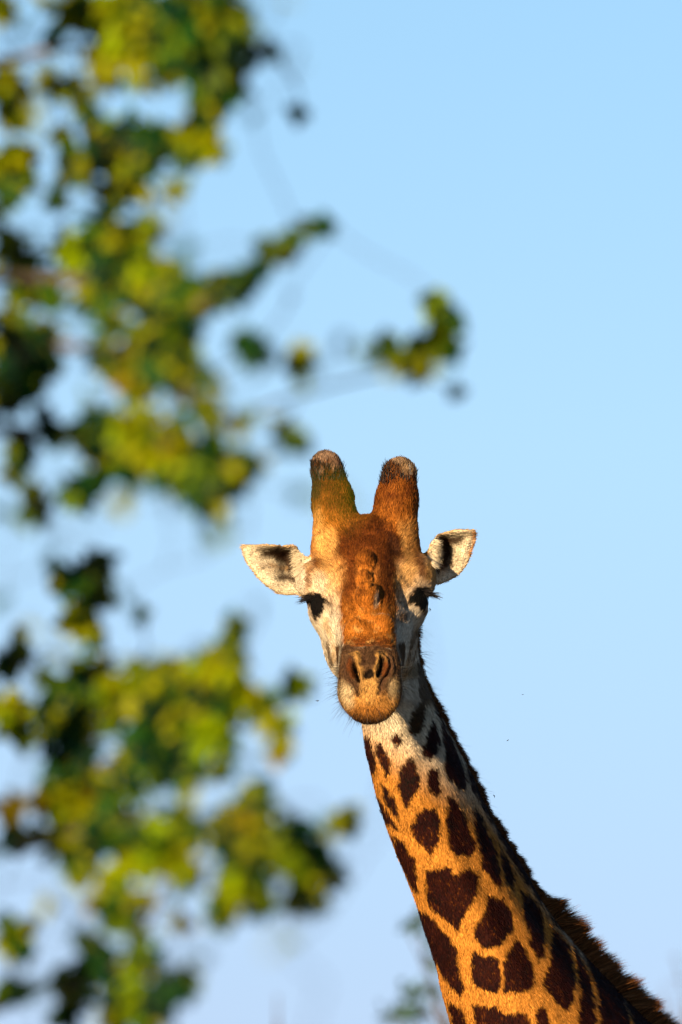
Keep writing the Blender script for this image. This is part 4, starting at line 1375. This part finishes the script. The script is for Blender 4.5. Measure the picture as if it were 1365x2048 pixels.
far_tree('hazy green tree top behind the lower neck, beside its left edge', [(835, 1845, 26, 26), (812, 1848, 10, 6), (862, 1925, 16, 10), (822, 1985, 26, 26), (858, 1975, 22, 14), (800, 2030, 26, 26), (772, 2032, 14, 8), (840, 2030, 26, 24), (868, 1880, 16, 8)], 36, 935, True, (0.04, 0.085, 0.045))
far_tree('thin pale bare twigs at the right edge beside the mane', [(1352, 1915, 16, 10), (1330, 1975, 14, 8), (1362, 1960, 20, 12), (1345, 2010, 12, 6)], 38, 1375, False, (0.2, 0.12, 0.08))
far_tree('faint single bare twig at the bottom edge, left of the neck', [(554, 1992, 8, 4), (556, 2020, 8, 4)], 38, 556, False, (0.2, 0.12, 0.08))

# ------------------------------------------------------------------ flies
def make_fly(px, py, w, size, rot, label):
    c = L2W(np.array([px, py, w], float))
    vb, fb = sphere((0, 0, 0), (0.5, 0.24, 0.24), 10, 8)
    vh, fh = sphere((0.52, 0.05, 0), (0.17, 0.17, 0.17), 8, 6)
    w1 = np.array([(0.1, 0.2, 0.05), (-0.7, 0.55, 0.5), (-0.95, 0.45, 0.35), (-0.4, 0.22, 0.08)])
    w2 = w1 * np.array([1, 1, -1])
    Vf = np.concatenate([vb, vh, w1, w2])
    a, b2 = len(vb), len(vb) + len(vh)
    a_ = math.radians(rot)
    R = np.array([[math.cos(a_), -math.sin(a_), 0], [math.sin(a_), math.cos(a_), 0], [0, 0, 1]])
    Vf = (Vf @ R.T) * size
    Vf = Vf[:, 0:1] * RIGHT + Vf[:, 1:2] * UP - Vf[:, 2:3] * FWD + c
    o = mesh_obj('fly', Vf, [np.concatenate([fb, fh + a, np.array([[0, 1, 2, 3], [4, 5, 6, 7]]) + b2])], M_FLY, None, loc=c)
    tag(o, label, 'fly', 'flies round the giraffe')


make_fly(861, 1219, -20, 0.0045, 110, 'tiny black fly in the air just below the eye on the right')
make_fly(636, 1399, 150, 0.0040, 20, 'tiny black fly in the air left of the giraffe chin')
make_fly(1018, 1483, -100, 0.0032, 60, 'tiny black fly in the sky right of the upper neck, above two others')
make_fly(993, 1599, -260, 0.0042, 130, 'tiny black fly close to the mane halfway down the neck')
make_fly(1048, 1391, -100, 0.0024, 10, 'smallest black fly speck in open sky right of the muzzle')
make_fly(796, 1719, -200, 0.0040, 80, 'black fly sitting on the throat edge in the middle of the neck')
make_fly(757, 1601, -170, 0.0036, 40, 'black fly sitting on the throat edge below the chin')
